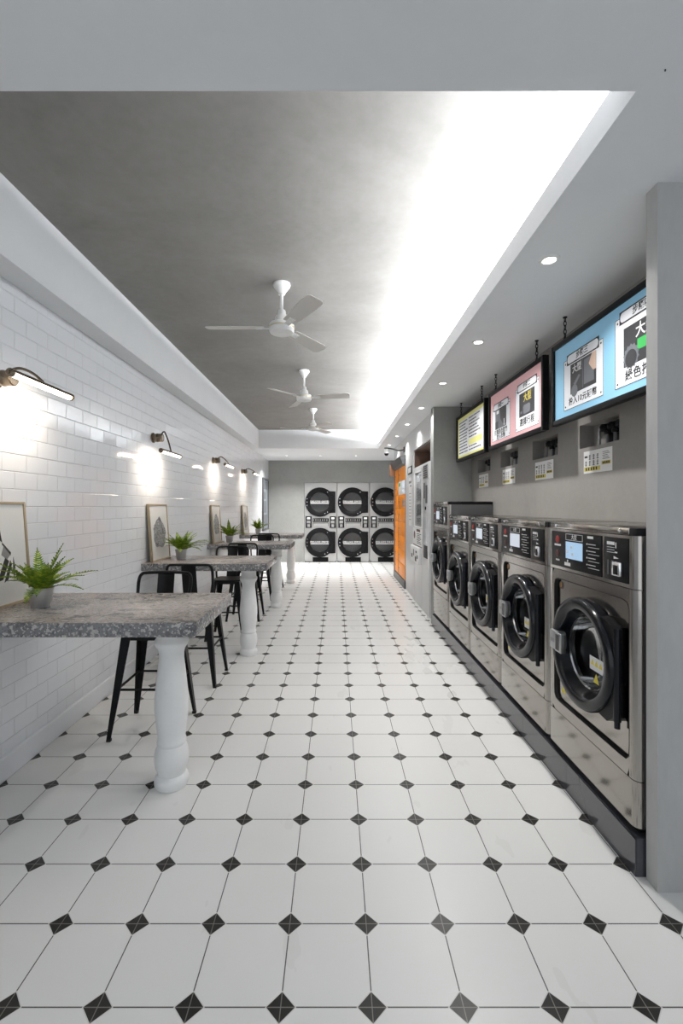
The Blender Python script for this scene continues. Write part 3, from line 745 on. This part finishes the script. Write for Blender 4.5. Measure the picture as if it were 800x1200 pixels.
# ================================================================== WALL LAMPS
def make_lamp(label, y, tx, ty, tz, power):
    z = 2.19; t = thing('wall_lamp', label, 'wall lamp', (XL, y, z), 0, 'bronze picture lights on the tiled wall')
    b = BM(); mx = Matrix.Rotation(PI/2, 4, 'Y')
    lathe(b, [(0, 0.0), (0.05, 0.0), (0.05, 0.012), (0.041, 0.016), (0.041, 0.04), (0.044, 0.044), (0.044, 0.052), (0.041, 0.056), (0.041, 0.098), (0.036, 0.104), (0, 0.105)], 28, mx, False)
    obj('wall_mount', b, M['bronze'], t)
    e = Vector((tx, ty, tz)); top = max(0.055, tz+0.08)
    pts = smooth_path([(0.085, 0.0, 0.03), (0.092, 0.005, top*0.8), (0.125, ty*0.3, top), (0.125+(tx-0.125)*0.55, ty*0.65, (top+tz)*0.5+0.02), (tx, ty, tz+0.02)], 8)
    obj('arm', tube(BM(), pts, 0.0075, 10), M['bronze'], t)
    hl = 0.25; b = BM()
    # half-round shade over the tube
    seg = 12
    for o_, (ra, rb) in enumerate(((0.022, 0.022),)):
        A = []
        for k in range(seg+1):
            a = PI*k/seg; A.append((ra*math.cos(a), ra*math.sin(a)))
        inn = [(x*0.86, zz*0.86) for x, zz in reversed(A)]
        pp = A+inn
        prism(b, [(tx+x, tz+zz) for x, zz in pp], ty-hl, ty+hl, 'y')
    for s in (-1, 1): lathe(b, [(0, 0), (0.022, 0), (0.022, 0.012), (0.010, 0.02), (0.010, 0.028), (0, 0.03)], 18, Matrix.Translation((tx, ty+s*hl, tz)) @ Matrix.Rotation(-s*PI/2, 4, 'X'), False)
    obj('shade', b, M['bronze'], t)
    obj('lamp_tube', cyl(BM(), (tx, ty-hl+0.004, tz-0.004), (tx, ty+hl-0.004, tz-0.004), 0.016), M['tube'], t)
    l = light('lamp_light', 'AREA', (tx-0.004, ty, tz-0.024), power, (1, 0.86, 0.70), (0, math.radians(40), 0), shape='RECTANGLE', size=0.02, size_y=0.40, spread=math.radians(160))
    l.parent = t
    return t
make_lamp('bronze picture light above the left-edge print, nearest the camera', 2.45, 0.21, 0.08, -0.02, 2.5)
make_lamp('bronze picture light over the second table, its tube hanging low', 4.56, 0.205, -0.06, -0.165, 2.7)
make_lamp('bronze picture light over the third table', 6.78, 0.23, 0.06, -0.075, 2.7)
make_lamp('bronze picture light farthest along the tiled wall, over the last table', 8.86, 0.25, 0.13, -0.04, 2.7)

# ================================================================== CEILING FANS
def make_fan(label, x, y, rot):
    t = thing('ceiling_fan', label, 'ceiling fan', (x, y, ZC), rot, 'white ceiling fans')
    obj('canopy', lathe(BM(), [(0, 0), (0.062, 0), (0.065, -0.012), (0.060, -0.024), (0.040, -0.05), (0.030, -0.064), (0.024, -0.082), (0, -0.084)], 32, None, False), M['fan'], t)
    obj('rod', cyl(BM(), (0, 0, -0.08), (0, 0, -0.21), 0.0125), M['fan'], t)
    mo = obj('motor', lathe(BM(), [(0, -0.195), (0.026, -0.197), (0.030, -0.205), (0.034, -0.235), (0.045, -0.24), (0.050, -0.25), (0.054, -0.288), (0.085, -0.298), (0.093, -0.306), (0.0935, -0.322), (0.090, -0.325)], 36, None, False), M['fan'], t)
    obj('trim_ring', lathe(BM(), [(0.086, -0.322), (0.0955, -0.324), (0.0955, -0.331), (0.086, -0.333)], 36, None, False), M['brass'], mo)
    obj('switch_housing', lathe(BM(), [(0.092, -0.332), (0.0925, -0.352), (0.086, -0.366), (0.06, -0.372), (0.032, -0.373), (0.03, -0.377), (0, -0.378)], 36, None, False), M['fan'], t)
    for k in range(3):
        a = 2*PI*k/3; b = BM()
        pts = []
        ln = [(0.13, 0.046), (0.20, 0.051), (0.40, 0.060), (0.52, 0.063), (0.548, 0.058), (0.562, 0.04)]
        out = [(r, -w) for r, w in ln]+[(r, w) for r, w in reversed(ln)]
        prism(b, out, -0.003, 0.003, 'z')
        b.transform(Matrix.Rotation(a, 4, 'Z') @ Matrix.Translation((0, 0, -0.328)) @ Matrix.Rotation(math.radians(-13), 4, 'X'))
        bl = obj('blade', b, M['fanb'], t, smooth=False)
        b = BM(); box(b, 0.08, 0.20, -0.022, 0.022, -0.008, -0.003, 0.001)
        for r in (0.15, 0.185): cyl(b, (r, 0, -0.012), (r, 0, -0.006), 0.006, None, 8)
        b.transform(Matrix.Rotation(a, 4, 'Z') @ Matrix.Translation((0, 0, -0.328)) @ Matrix.Rotation(math.radians(-13), 4, 'X'))
        obj('blade_bracket', b, M['fan'], bl, smooth=False)
    return t
make_fan('largest-looking white three-blade ceiling fan, nearest the camera', -0.405, 3.41, PI)
make_fan('middle white three-blade ceiling fan of the three', -0.39, 5.58, math.radians(-130))
make_fan('farthest white three-blade ceiling fan, near the end of the recess', -0.385, 7.75, math.radians(182))

# ================================================================== DOWNLIGHTS
ordn = ['first', 'second', 'third', 'fourth', 'fifth', 'sixth', 'seventh', 'eighth', 'ninth']
def make_downlight(label, x, y, power, group):
    t = thing('downlight', label, 'downlight', (x, y, ZS), 0, group)
    obj('trim_ring', lathe(BM(), [(0.030, -0.001), (0.034, -0.008), (0.046, -0.006), (0.050, 0.0), (0.03, 0.0)], 28, None, False), M['fan'], t)
    obj('lens', lathe(BM(), [(0.031, -0.003), (0, -0.003)], 24, None, False), M['led'], t)
    l = light('downlight_beam', 'AREA', (0, 0, -0.012), power, (1, 0.985, 0.96), (0, 0, 0), shape='DISK', size=0.06, spread=math.radians(125)); l.parent = t
for i in range(7):
    make_downlight(ordn[i]+' small round downlight from the camera in the soffit over the washers', 1.087, 2.328+1.16*i, DOWN_P if i < 3 else DOWN_P*0.5, 'downlights in the right soffit')
for i, x in enumerate((-1.217, -0.378, 0.494)):
    make_downlight(('left', 'middle', 'right')[i]+' round downlight of the three in front of the dryers', x, 11.25, DOWN_P*3.0, 'downlights in front of the dryers')
tag(obj('ceiling_hook', lathe(BM(), [(0, 0), (0.0022, 0), (0.002, -0.004), (0, -0.004)], 10, None, False), M['ink'], None, True, (0.95, 1.318, ZS)), 'tiny dark screw in the white ceiling at the front right', 'screw')

# ================================================================== HANGING SIGNS (front faces -x)
def make_sign(label, y0, y1, face):
    """local frame as the washers: x to the viewer's right (towards the camera), y away; y1 is the far end"""
    w = y1-y0; z0, z1 = 2.058, 2.605; h = z1-z0
    t = thing('hanging_sign', label, 'sign', (1.50, y1, z0), -PI/2, 'framed instruction signs hanging over the washers')
    f = BM(); e = 0.032
    box(f, 0, e, 0, 0.045, 0, h, 0.002); box(f, w-e, w, 0, 0.045, 0, h, 0.002); box(f, e, w-e, 0, 0.045, 0, e, 0.002); box(f, e, w-e, 0, 0.045, h-e, h, 0.002)
    box(f, e, w-e, 0.03, 0.045, e, h-e)
    obj('frame', f, M['black'], t)
    obj('face', box(BM(), e, w-e, 0.014, 0.03, e, h-e), M[face], t)
    for x in (0.15, w-0.15):
        b = BM(); top = ZS-z0; zz = h-0.012
        k = 0
        while zz < top-0.004:
            l = 0.034; pts = []
            for i in range(12):
                a = 2*PI*i/12; u = 0.0085*math.cos(a); v = l/2*math.sin(a)
                pts.append((x+(u if k % 2 else 0), 0.022+(0 if k % 2 else u), min(zz+l/2+v, top)))
            tube(b, pts, 0.0032, 6, True); zz += l*0.8; k += 1
        lathe(b, [(0, top), (0.014, top), (0.014, top-0.006), (0, top-0.008)], 14, Matrix.Translation((x, 0.022, 0)), False)
        obj('chain', b, M['bmetal'], t)
    return t, w, h
YF_ = 0.0138
def card(t, x0, x1, z0, z1, head, lines, photo):
    pn = obj('step_card', flat(BM(), x0, x1, z0, z1, YF_, 0.001), M['sheet'], t); y = YF_-0.0012
    b = BM(); e = 0.0025
    for a in ((x0, x1, z0, z0+e), (x0, x1, z1-e, z1), (x0, x0+e, z0, z1), (x1-e, x1, z0, z1)): flat(b, *a, y)
    hw = (x1-x0)*0.41; cx = (x0+x1)/2; hz = z1-0.005
    flat(b, cx-hw, cx+hw, hz-0.034, hz+0.034, y, 0.0008)
    for sx in (x0+0.022, x1-0.022):
        for sz in (z0+0.022, z1-0.022): lathe(b, [(0.006, 0), (0.006, 0.0006), (0, 0.0006)], 10, Matrix.Translation((sx, y, sz)) @ Matrix.Rotation(PI/2, 4, 'X'))
    obj('card_outline', b, M['ink'], pn)
    b = BM(); prism(b, rrect(cx-hw+0.008, cx+hw-0.008, hz-0.026, hz+0.026, 0.022), y-0.0014, y-0.0008); obj('heading_plate', b, M['sheet'], pn)
    obj('heading', put(BM(), text_bm(head, 0.046, bold=0.0008), cx, y-0.0016, hz), M['ink'], pn)
    for s, sz, z in lines: obj('lettering', put(BM(), text_bm(s, sz, bold=0.0008, sp=1.12), cx, y-0.0004, z), M['ink'], pn)
    return pn, y
# blue sign
t, w, h = make_sign('blue-faced framed sign hanging over the washers, nearest the camera', 2.0, 3.185, 'blue')
def U(Y): return 3.185-Y
p, y = card(t, U(3.03), U(2.585), 0.075, 0.40, '步驟三', [('投入10元硬幣', 0.050, 0.118)], None)
x0 = U(2.945)
obj('photo', flat(BM(), x0, x0+0.29, 0.165, 0.355, y, 0.0008), M['photo'], p)
b = BM(); flat(b, x0+0.145, x0+0.15, 0.175, 0.35, y-0.001); flat(b, x0+0.16, x0+0.27, 0.19, 0.34, y-0.0008); prism(b, [(x0+0.04, 0.225), (x0+0.06, 0.21), (x0+0.12, 0.26), (x0+0.10, 0.27)], y-0.0016, y-0.0008)
lathe(b, [(0.038, 0), (0.038, 0.001), (0, 0.001)], 20, Matrix.Translation((x0+0.05, y-0.001, 0.18)) @ Matrix.Rotation(PI/2, 4, 'X'))
obj('photo_detail', b, M['photo2'], p)
obj('photo_hand', prism(BM(), [(x0+0.215, 0.30), (x0+0.25, 0.355), (x0+0.29, 0.355), (x0+0.29, 0.25), (x0+0.26, 0.25)], y-0.0018, y-0.001), M['skin'], p)
obj('photo_lettering', put(BM(), text_bm('大型', 0.055, bold=0.001), x0+0.08, y-0.0018, 0.315), M['wht'], p)
p, y = card(t, U(2.475), U(2.045), 0.075, 0.445, '步驟四', [('綠色按鈕', 0.062, 0.12)], None)
x0 = U(2.40)
obj('photo', flat(BM(), x0, x0+0.30, 0.17, 0.375, y, 0.0008), M['photo'], p)
b = BM(); g_ = [(x0+0.06+(0.065 if i % 2 else 0.055)*math.cos(2*PI*i/28), 0.215+(0.065 if i % 2 else 0.055)*math.sin(2*PI*i/28)) for i in range(28)]
prism(b, g_, y-0.0014, y-0.0008); obj('photo_detail', b, M['photo2'], p)
b = BM(); lathe(b, [(0.045, 0), (0.045, 0.001), (0, 0.001)], 20, Matrix.Translation((x0+0.06, y-0.0014, 0.205)) @ Matrix.Rotation(PI/2, 4, 'X')); obj('photo_detail', b, M['photo'], p)
b = BM(); flat(b, x0+0.11, x0+0.22, 0.23, 0.285, y-0.0008); obj('photo_button', b, M['green'], p)
obj('photo_lettering', put(BM(), text_bm('大型', 0.075, bold=0.001), x0+0.17, y-0.0012, 0.325), M['wht'], p)
# pink sign
t, w, h = make_sign('pink-faced framed sign hanging in the middle of the three', 3.312, 4.497, 'pink')
def U(Y): return 4.497-Y
p, y = card(t, 0.08, 0.53, 0.065, 0.385, '步驟一', [('打開洗衣機門', 0.05, 0.138), ('放入衣物', 0.05, 0.093)], None)
obj('photo', flat(BM(), 0.165, 0.44, 0.17, 0.345, y, 0.0008), M['photo2'], p)
b = BM(); prism(b, [(0.28, 0.345), (0.44, 0.345), (0.44, 0.19), (0.36, 0.2), (0.30, 0.25)], y-0.0014, y-0.0008); flat(b, 0.165, 0.24, 0.17, 0.24, y-0.0008); obj('photo_detail', b, M['photo'], p)
b = BM(); flat(b, 0.385, 0.40, 0.18, 0.24, y-0.0016); flat(b, 0.2, 0.26, 0.31, 0.34, y-0.001); obj('photo_detail', b, M['sheet'], p)
p, y = card(t, 0.65, 1.10, 0.065, 0.42, '步驟二', [('選擇行程', 0.066, 0.125)], None)
obj('photo', flat(BM(), 0.73, 1.02, 0.175, 0.365, y, 0.0008), M['photo'], p)
b = BM(); prism(b, rrect(0.81, 0.94, 0.19, 0.26, 0.02), y-0.0014, y-0.0008); flat(b, 0.75, 0.79, 0.2, 0.22, y-0.0008); obj('photo_detail', b, M['photo2'], p)
obj('photo_lettering', put(BM(), text_bm('大型', 0.075, bold=0.001), 0.89, y-0.0012, 0.315), M['olive'], p)
# yellow sign
t, w, h = make_sign('yellow-faced framed notice of small print hanging by the return wall', 4.615, 5.70, 'yface')
b = BM(); flat(b, 0.085, 1.045, 0.06, 0.475, YF_, 0.001); sh = obj('notice_sheet', b, M['sheet'], t); y = YF_-0.0012
b = BM(); R = random.Random(4)
for col, (xa, xb) in enumerate(((0.10, 0.46), (0.50, 0.94))):
    for r in range(11):
        z = 0.452-0.036*r
        if col == 1 and 6 < r < 9: continue
        x = xa; end = xb-R.uniform(0, 0.16)
        while x < end:
            l = R.uniform(0.012, 0.05); flat(b, x, min(x+l, xb), z-0.0065, z+0.0065, y); x += l+0.010
obj('small_print', b, M['ink'], sh)
b = BM(); flat(b, 0.50, 0.98, 0.145, 0.21, y); obj('highlight', b, M['yface'], sh)

# ================================================================== NICHES: valves, and label below each
lab_l = ['nearest the partition', 'second from the partition', 'third from the partition', 'nearest the return wall']
for i in range(4):
    a = NY[i+1]
    t = thing('water_valves', 'black valve cluster on grey pipes in the wall niche '+lab_l[i], 'valve', (XR+0.05, a, NZ0), 0, 'valve clusters in the wall niches')
    for k in range(3):
        yy = 0.06+0.085*k
        pp = obj('pipe', cyl(BM(), (0.015, yy, 0), (0.015, yy, 0.075), 0.011, None, 12), M['mgrey'], t)
        b = BM(); cyl(b, (0.015, yy, 0.07), (0.015, yy, 0.092), 0.020, 0.024); lathe(b, [(0, 0.09), (0.03, 0.09), (0.034, 0.10), (0.034, 0.12), (0.026, 0.135), (0, 0.138)], 14, Matrix.Translation((0.0, yy, 0)), False); cyl(b, (-0.03, yy, 0.105), (0.02, yy, 0.105), 0.014, None, 10)
        obj('valve_cap', b, M['black'], t)
    b = BM(); box(b, 0.034, 0.049, 0.005, 0.27, 0.0, 0.15, 0.003); obj('back_plate', b, M['black'], t)
    b = BM(); box(b, 0.0, 0.012, 0.295, 0.312, 0.0, 0.13, 0.002); obj('conduit', b, M['mgrey'], t)
    # label, local frame facing -x
    t = thing('price_label', 'white and mustard printed label below the wall niche '+lab_l[i], 'label', (XR-0.0005, a+0.393, 1.727), -PI/2, 'printed labels below the niches')
    obj('card', flat(BM(), 0, 0.325, 0, 0.15, 0, 0.0012), M['wht'], t); y = -0.0013
    b = BM()
    for c in range(4):
        for r in range(2):
            x = 0.018+0.046*c; z = 0.092-0.04*r
            if c == 0 and r == 0: flat(b, x-0.006, x+0.03, 0.105, 0.118, y); continue
            for q in range(2):
                flat(b, x, x+0.022, z+0.018*q, z+0.004+0.018*q, y); flat(b, x+0.009, x+0.013, z+0.018*q-0.004, z+0.014+0.018*q, y); flat(b, x+0.002, x+0.02, z+0.008+0.018*q, z+0.011+0.018*q, y)
    for r in range(5): flat(b, 0.222+0.004*(r % 2), 0.30-0.012*(r % 3), 0.080+0.011*r, 0.083+0.011*r, y)
    obj('print', b, M['ink'], t)
    b = BM(); flat(b, 0.008, 0.196, 0.014, 0.042, y); flat(b, 0.212, 0.31, 0.045, 0.068, y); obj('price_band', b, M['olive'], t)
    b = BM()
    for c in range(5): flat(b, 0.028+0.03*c, 0.042+0.03*c, 0.018, 0.038, y-0.0008)
    for c in range(4): flat(b, 0.225+0.02*c, 0.238+0.02*c, 0.049, 0.064, y-0.0008)
    obj('price_print', b, M['ink'], t)

# ================================================================== VENDING MACHINE (front faces -x)
t = thing('vending_machine', 'tall white vending machine with glass window set in the service wall', 'vending machine', (XS-0.012, 7.495, 0), -PI/2)
L = 1.36; Ht = 2.12
b = BM(); box(b, 0, 0.20, 0.0, 0.55, 0, Ht, 0.004); box(b, 0.80, L, 0, 0.55, 0, Ht, 0.004); box(b, 0.20, 0.80, 0, 0.55, 0, 1.2, 0.002); box(b, 0.20, 0.80, 0, 0.55, 2.03, Ht, 0.002); box(b, 0.2, 0.8, 0.5, 0.55, 1.2, 2.03)
obj('body', b, M['panel'], t)
obj('window_glass', box(BM(), 0.20, 0.80, 0.01, 0.016, 1.2, 2.03), M['glass'], t)
b = BM()
for k in range(3): box(b, 0.20, 0.80, 0.10, 0.5, 1.22+0.27*k, 1.235+0.27*k)
obj('shelf', b, M['sat'], t)
R = random.Random(2)
for k in range(3):
    b = BM()
    for q in range(6):
        x = 0.25+0.09*q; box(b, x, x+0.07, 0.12, 0.18, 1.236+0.27*k, 1.236+0.27*k+R.uniform(0.14, 0.21), 0.006)
    obj('goods_row', b, M[('purple', 'mgrey', 'wht')[(k*2) % 3] if k != 2 else 'purple'], t)
b = BM(); box(b, 0.18, 0.82, -0.006, 0.004, 1.185, 1.2); box(b, 0.18, 0.2, -0.006, 0.004, 1.2, 2.05); box(b, 0.80, 0.82, -0.006, 0.004, 1.2, 2.05); box(b, 0.18, 0.82, -0.006, 0.004, 2.03, 2.05); obj('window_frame', b, M['wht'], t)
b = BM(); box(b, 0.08, 0.84, -0.006, 0.0, 0.91, 1.17, 0.002); ip = obj('instruction_panel', b, M['wht'], t)
b = BM(); flat(b, 0.40, 0.70, 1.12, 1.16, -0.0062); flat(b, 0.10, 0.84, 0.895, 0.91, -0.0062)
lathe(b, [(0.06, 0), (0.06, 0.002), (0, 0.002)], 20, Matrix.Translation((0.22, -0.006, 1.06)) @ Matrix.Rotation(PI/2, 4, 'X')); obj('red_print', b, M['dred'], ip)
b = BM()
for k in range(7): flat(b, 0.42+0.03*(k % 2), 0.78-0.05*(k % 3), 0.94+0.024*k, 0.95+0.024*k, -0.0062)
obj('black_print', b, M['ink'], ip)
b = BM(); box(b, 0.04, 0.74, -0.04, 0.0, 0.64, 0.89, 0.006); tr = obj('collection_tray', b, M['wht'], t)
b = BM()
for x, z, a, c in ((0.12, 0.70, 0.10, 0.06), (0.30, 0.74, 0.07, 0.10), (0.45, 0.67, 0.12, 0.07), (0.60, 0.72, 0.08, 0.05), (0.5, 0.80, 0.1, 0.03)): flat(b, x, x+a, z, z+c, -0.0402)
obj('sticker', b, M['ink'], tr)
b = BM(); box(b, 0.93, 1.25, -0.008, 0.0, 1.90, 2.09, 0.002); vg = obj('vent_grille', b, M['mgrey'], t)
b = BM()
for k in range(6): box(b, 0.95, 1.23, -0.010, -0.008, 1.91+0.03*k, 1.924+0.03*k)
obj('vent_slot', b, M['ink'], vg)
b = BM(); box(b, 0.95, 1.27, -0.008, 0.0, 1.42, 1.86, 0.003); pp = obj('payment_panel', b, M['sat'], t)
b = BM(); flat(b, 0.98, 1.08, 1.62, 1.84, -0.0082); flat(b, 1.12, 1.25, 1.55, 1.80, -0.0082); obj('payment_screen', b, M['photo'], pp)
b = BM(); lathe(b, [(0.025, 0), (0.025, 0.01), (0, 0.012)], 14, Matrix.Translation((1.14, -0.008, 1.48)) @ Matrix.Rotation(PI/2, 4, 'X')); obj('coin_button', b, M['black'], pp)
b = BM(); box(b, 0.93, 1.22, -0.005, 0, 1.20, 1.35, 0.002); box(b, 0.93, 1.22, -0.005, 0, 0.99, 1.17, 0.002); obj('access_plate', b, M['sat'], t)
b = BM(); box(b, 0.95, 1.22, -0.004, 0, 0.78, 0.96, 0.003); obj('coin_return_slot', b, M['ink'], t)

l = light('window_light', 'AREA', (0.5, 0.06, 2.02), 1.0, (0.95, 0.98, 1), (0, 0, 0), shape='RECTANGLE', size=0.55, size_y=0.05); l.parent = t
# notices on the service wall between the vending machine and the lockers
t = thing('wall_thermostat', 'small black-framed square panel high on the grey service wall', 'panel', (XS, 8.02, 2.06), -PI/2)
obj('frame', box(BM(), 0, 0.42, -0.012, 0, 0, 0.13, 0.003), M['black'], t); obj('face', flat(BM(), 0.06, 0.36, 0.02, 0.11, -0.0122), M['wht'], t)
t = thing('wall_notice', 'tall narrow white notice on the grey service wall beside the orange lockers', 'notice', (XS, 7.95, 1.18), -PI/2)
obj('card', flat(BM(), 0, 0.30, 0, 0.82, 0, 0.004), M['wht'], t)
b = BM(); flat(b, 0.02, 0.28, 0.72, 0.76, -0.0042); flat(b, 0.14, 0.28, 0.66, 0.69, -0.0042)
for k in range(9): flat(b, 0.05, 0.25, 0.10+0.055*k, 0.112+0.055*k, -0.0042)
obj('print', b, M['mgrey'], t)

# ================================================================== ORANGE LOCKERS
t = thing('parcel_lockers', 'bright orange parcel lockers with dark slanted canopy', 'lockers', (XS-0.005, 9.915, 0), -PI/2)
L = 1.585
b = BM(); box(b, 0, 0.05, 0, 0.55, 0, 2.42, 0.002); box(b, L-0.02, L, 0, 0.55, 0, 2.42, 0.002); box(b, 0.05, L-0.02, 0.03, 0.55, 0.14, 2.42); box(b, 0.64, 0.70, 0.004, 0.05, 0.14, 2.3, 0.002)
obj('cabinet', b, M['dgrey'], t)
b = BM(); box(b, 0.02, L, -0.02, 0.50, 0, 0.14, 0.004); obj('plinth', b, M['dgrey'], t)
b = BM(); box(b, 0.0, 0.055, -0.012, 0.0, 0.14, 2.30, 0.002); box(b, 0.12, 0.15, -0.006, 0.03, 0.14, 2.2, 0.002); obj('copper_edge', b, M['copper'], t)
nd = 0
for xa, xb in ((0.16, 0.63), (0.71, L-0.025)):
    for k in range(8):
        z0 = 0.15+0.265*k; z1 = z0+0.26
        if xa > 0.7 and k == 6: continue
        d = obj('door', box(BM(), xa, xb, 0.0, 0.03, z0, z1, 0.004), M['orange'], t)
        obj('lock', lathe(BM(), [(0.013, 0), (0.013, 0.006), (0, 0.007)], 12, Matrix.Translation((xa+0.05, 0.0, (z0+z1)/2)) @ Matrix.Rotation(PI/2, 4, 'X')), M['dgrey'], d)
tm = obj('terminal', box(BM(), 0.71, L-0.025, -0.004, 0.03, 1.74, 2.0, 0.003), M['wht'], t)
b = BM(); flat(b, 1.2, 1.5, 1.86, 1.98, -0.0042); flat(b, 1.2, 1.5, 1.78, 1.83, -0.0042); obj('terminal_screen', b, M['screenw'], tm)
b = BM(); flat(b, 0.74, 0.98, 1.9, 1.97, -0.0042); obj('terminal_print', b, M['green'], tm)
b = BM(); box(b, 1.28, 1.5, -0.004, 0, 1.50, 1.64, 0.002); obj('notice', b, M['sat'], t)
# slanted canopy
b = BM(); prism(b, [(-0.05, 2.30), (0.03, 2.26), (0.50, 2.41), (0.50, 2.44), (-0.02, 2.44), (-0.10, 2.425)], 0.12, L, 'x')
cn = obj('canopy', b, M['dgrey'], t)
b = BM(); prism(b, [(-0.054, 2.315), (-0.051, 2.31), (-0.093, 2.415), (-0.096, 2.42)], 0.45, 1.1, 'x'); obj('canopy_panel', b, M['sat'], cn)
b = BM(); box(b, -0.03, 0.10, -0.11, 0.10, 2.16, 2.40, 0.004); obj('side_box', b, M['copper'], t)
# security camera on a bracket
t = thing('security_camera', 'white dome security camera on a dark arm above the lockers', 'security camera', (XS, 8.45, 2.56), 0)
b = BM(); tube(b, smooth_path([(0.0, 0, 0.0), (-0.10, 0.02, -0.015), (-0.20, 0.03, 0.01), (-0.29, 0.04, 0.03), (-0.37, 0.05, 0.03)], 5), 0.014, 10); box(b, -0.02, 0.0, -0.04, 0.04, -0.05, 0.05, 0.004); obj('arm', b, M['dgrey'], t)
b = BM(); lathe(b, [(0, 0.03), (0.034, 0.03), (0.038, 0.02), (0.038, -0.025), (0.045, -0.035), (0.045, -0.055), (0.0, -0.055)], 24, Matrix.Translation((-0.33, 0.05, -0.01)), False); obj('housing', b, M['fan'], t)
b = BM(); lathe(b, [(0.043, -0.055), (0.036, -0.08), (0.02, -0.095), (0, -0.1)], 24, Matrix.Translation((-0.33, 0.05, -0.01)), False); obj('dome', b, M['gblack'], t)

# ================================================================== tall board on the left wall near the back
t = thing('wall_board', 'tall narrow blue-grey framed board on the left wall near the back', 'board', (XL, 11.30, 0.90), 0)
b = BM(); box(b, 0, 0.04, 0, 0.05, 0, 1.33, 0.003); box(b, 0, 0.04, 0.85, 0.9, 0, 1.33, 0.003); box(b, 0, 0.04, 0.05, 0.85, 0, 0.05, 0.003); box(b, 0, 0.04, 0.05, 0.85, 1.28, 1.33, 0.003)
obj('frame', b, M['dgrey'], t)
obj('face', box(BM(), 0, 0.02, 0.05, 0.85, 0.05, 1.28), mat('blue_grey_print', (0.30, 0.34, 0.40), 0.3), t)
b = BM()
for z0, z1, ya, yb in ((1.05, 1.25, 0.10, 0.75), (0.80, 0.98, 0.10, 0.45), (0.45, 0.75, 0.12, 0.55), (0.10, 0.40, 0.10, 0.7)): box(b, 0.02, 0.022, ya, yb, z0, z1)
obj('print', b, M['photo2'], t)
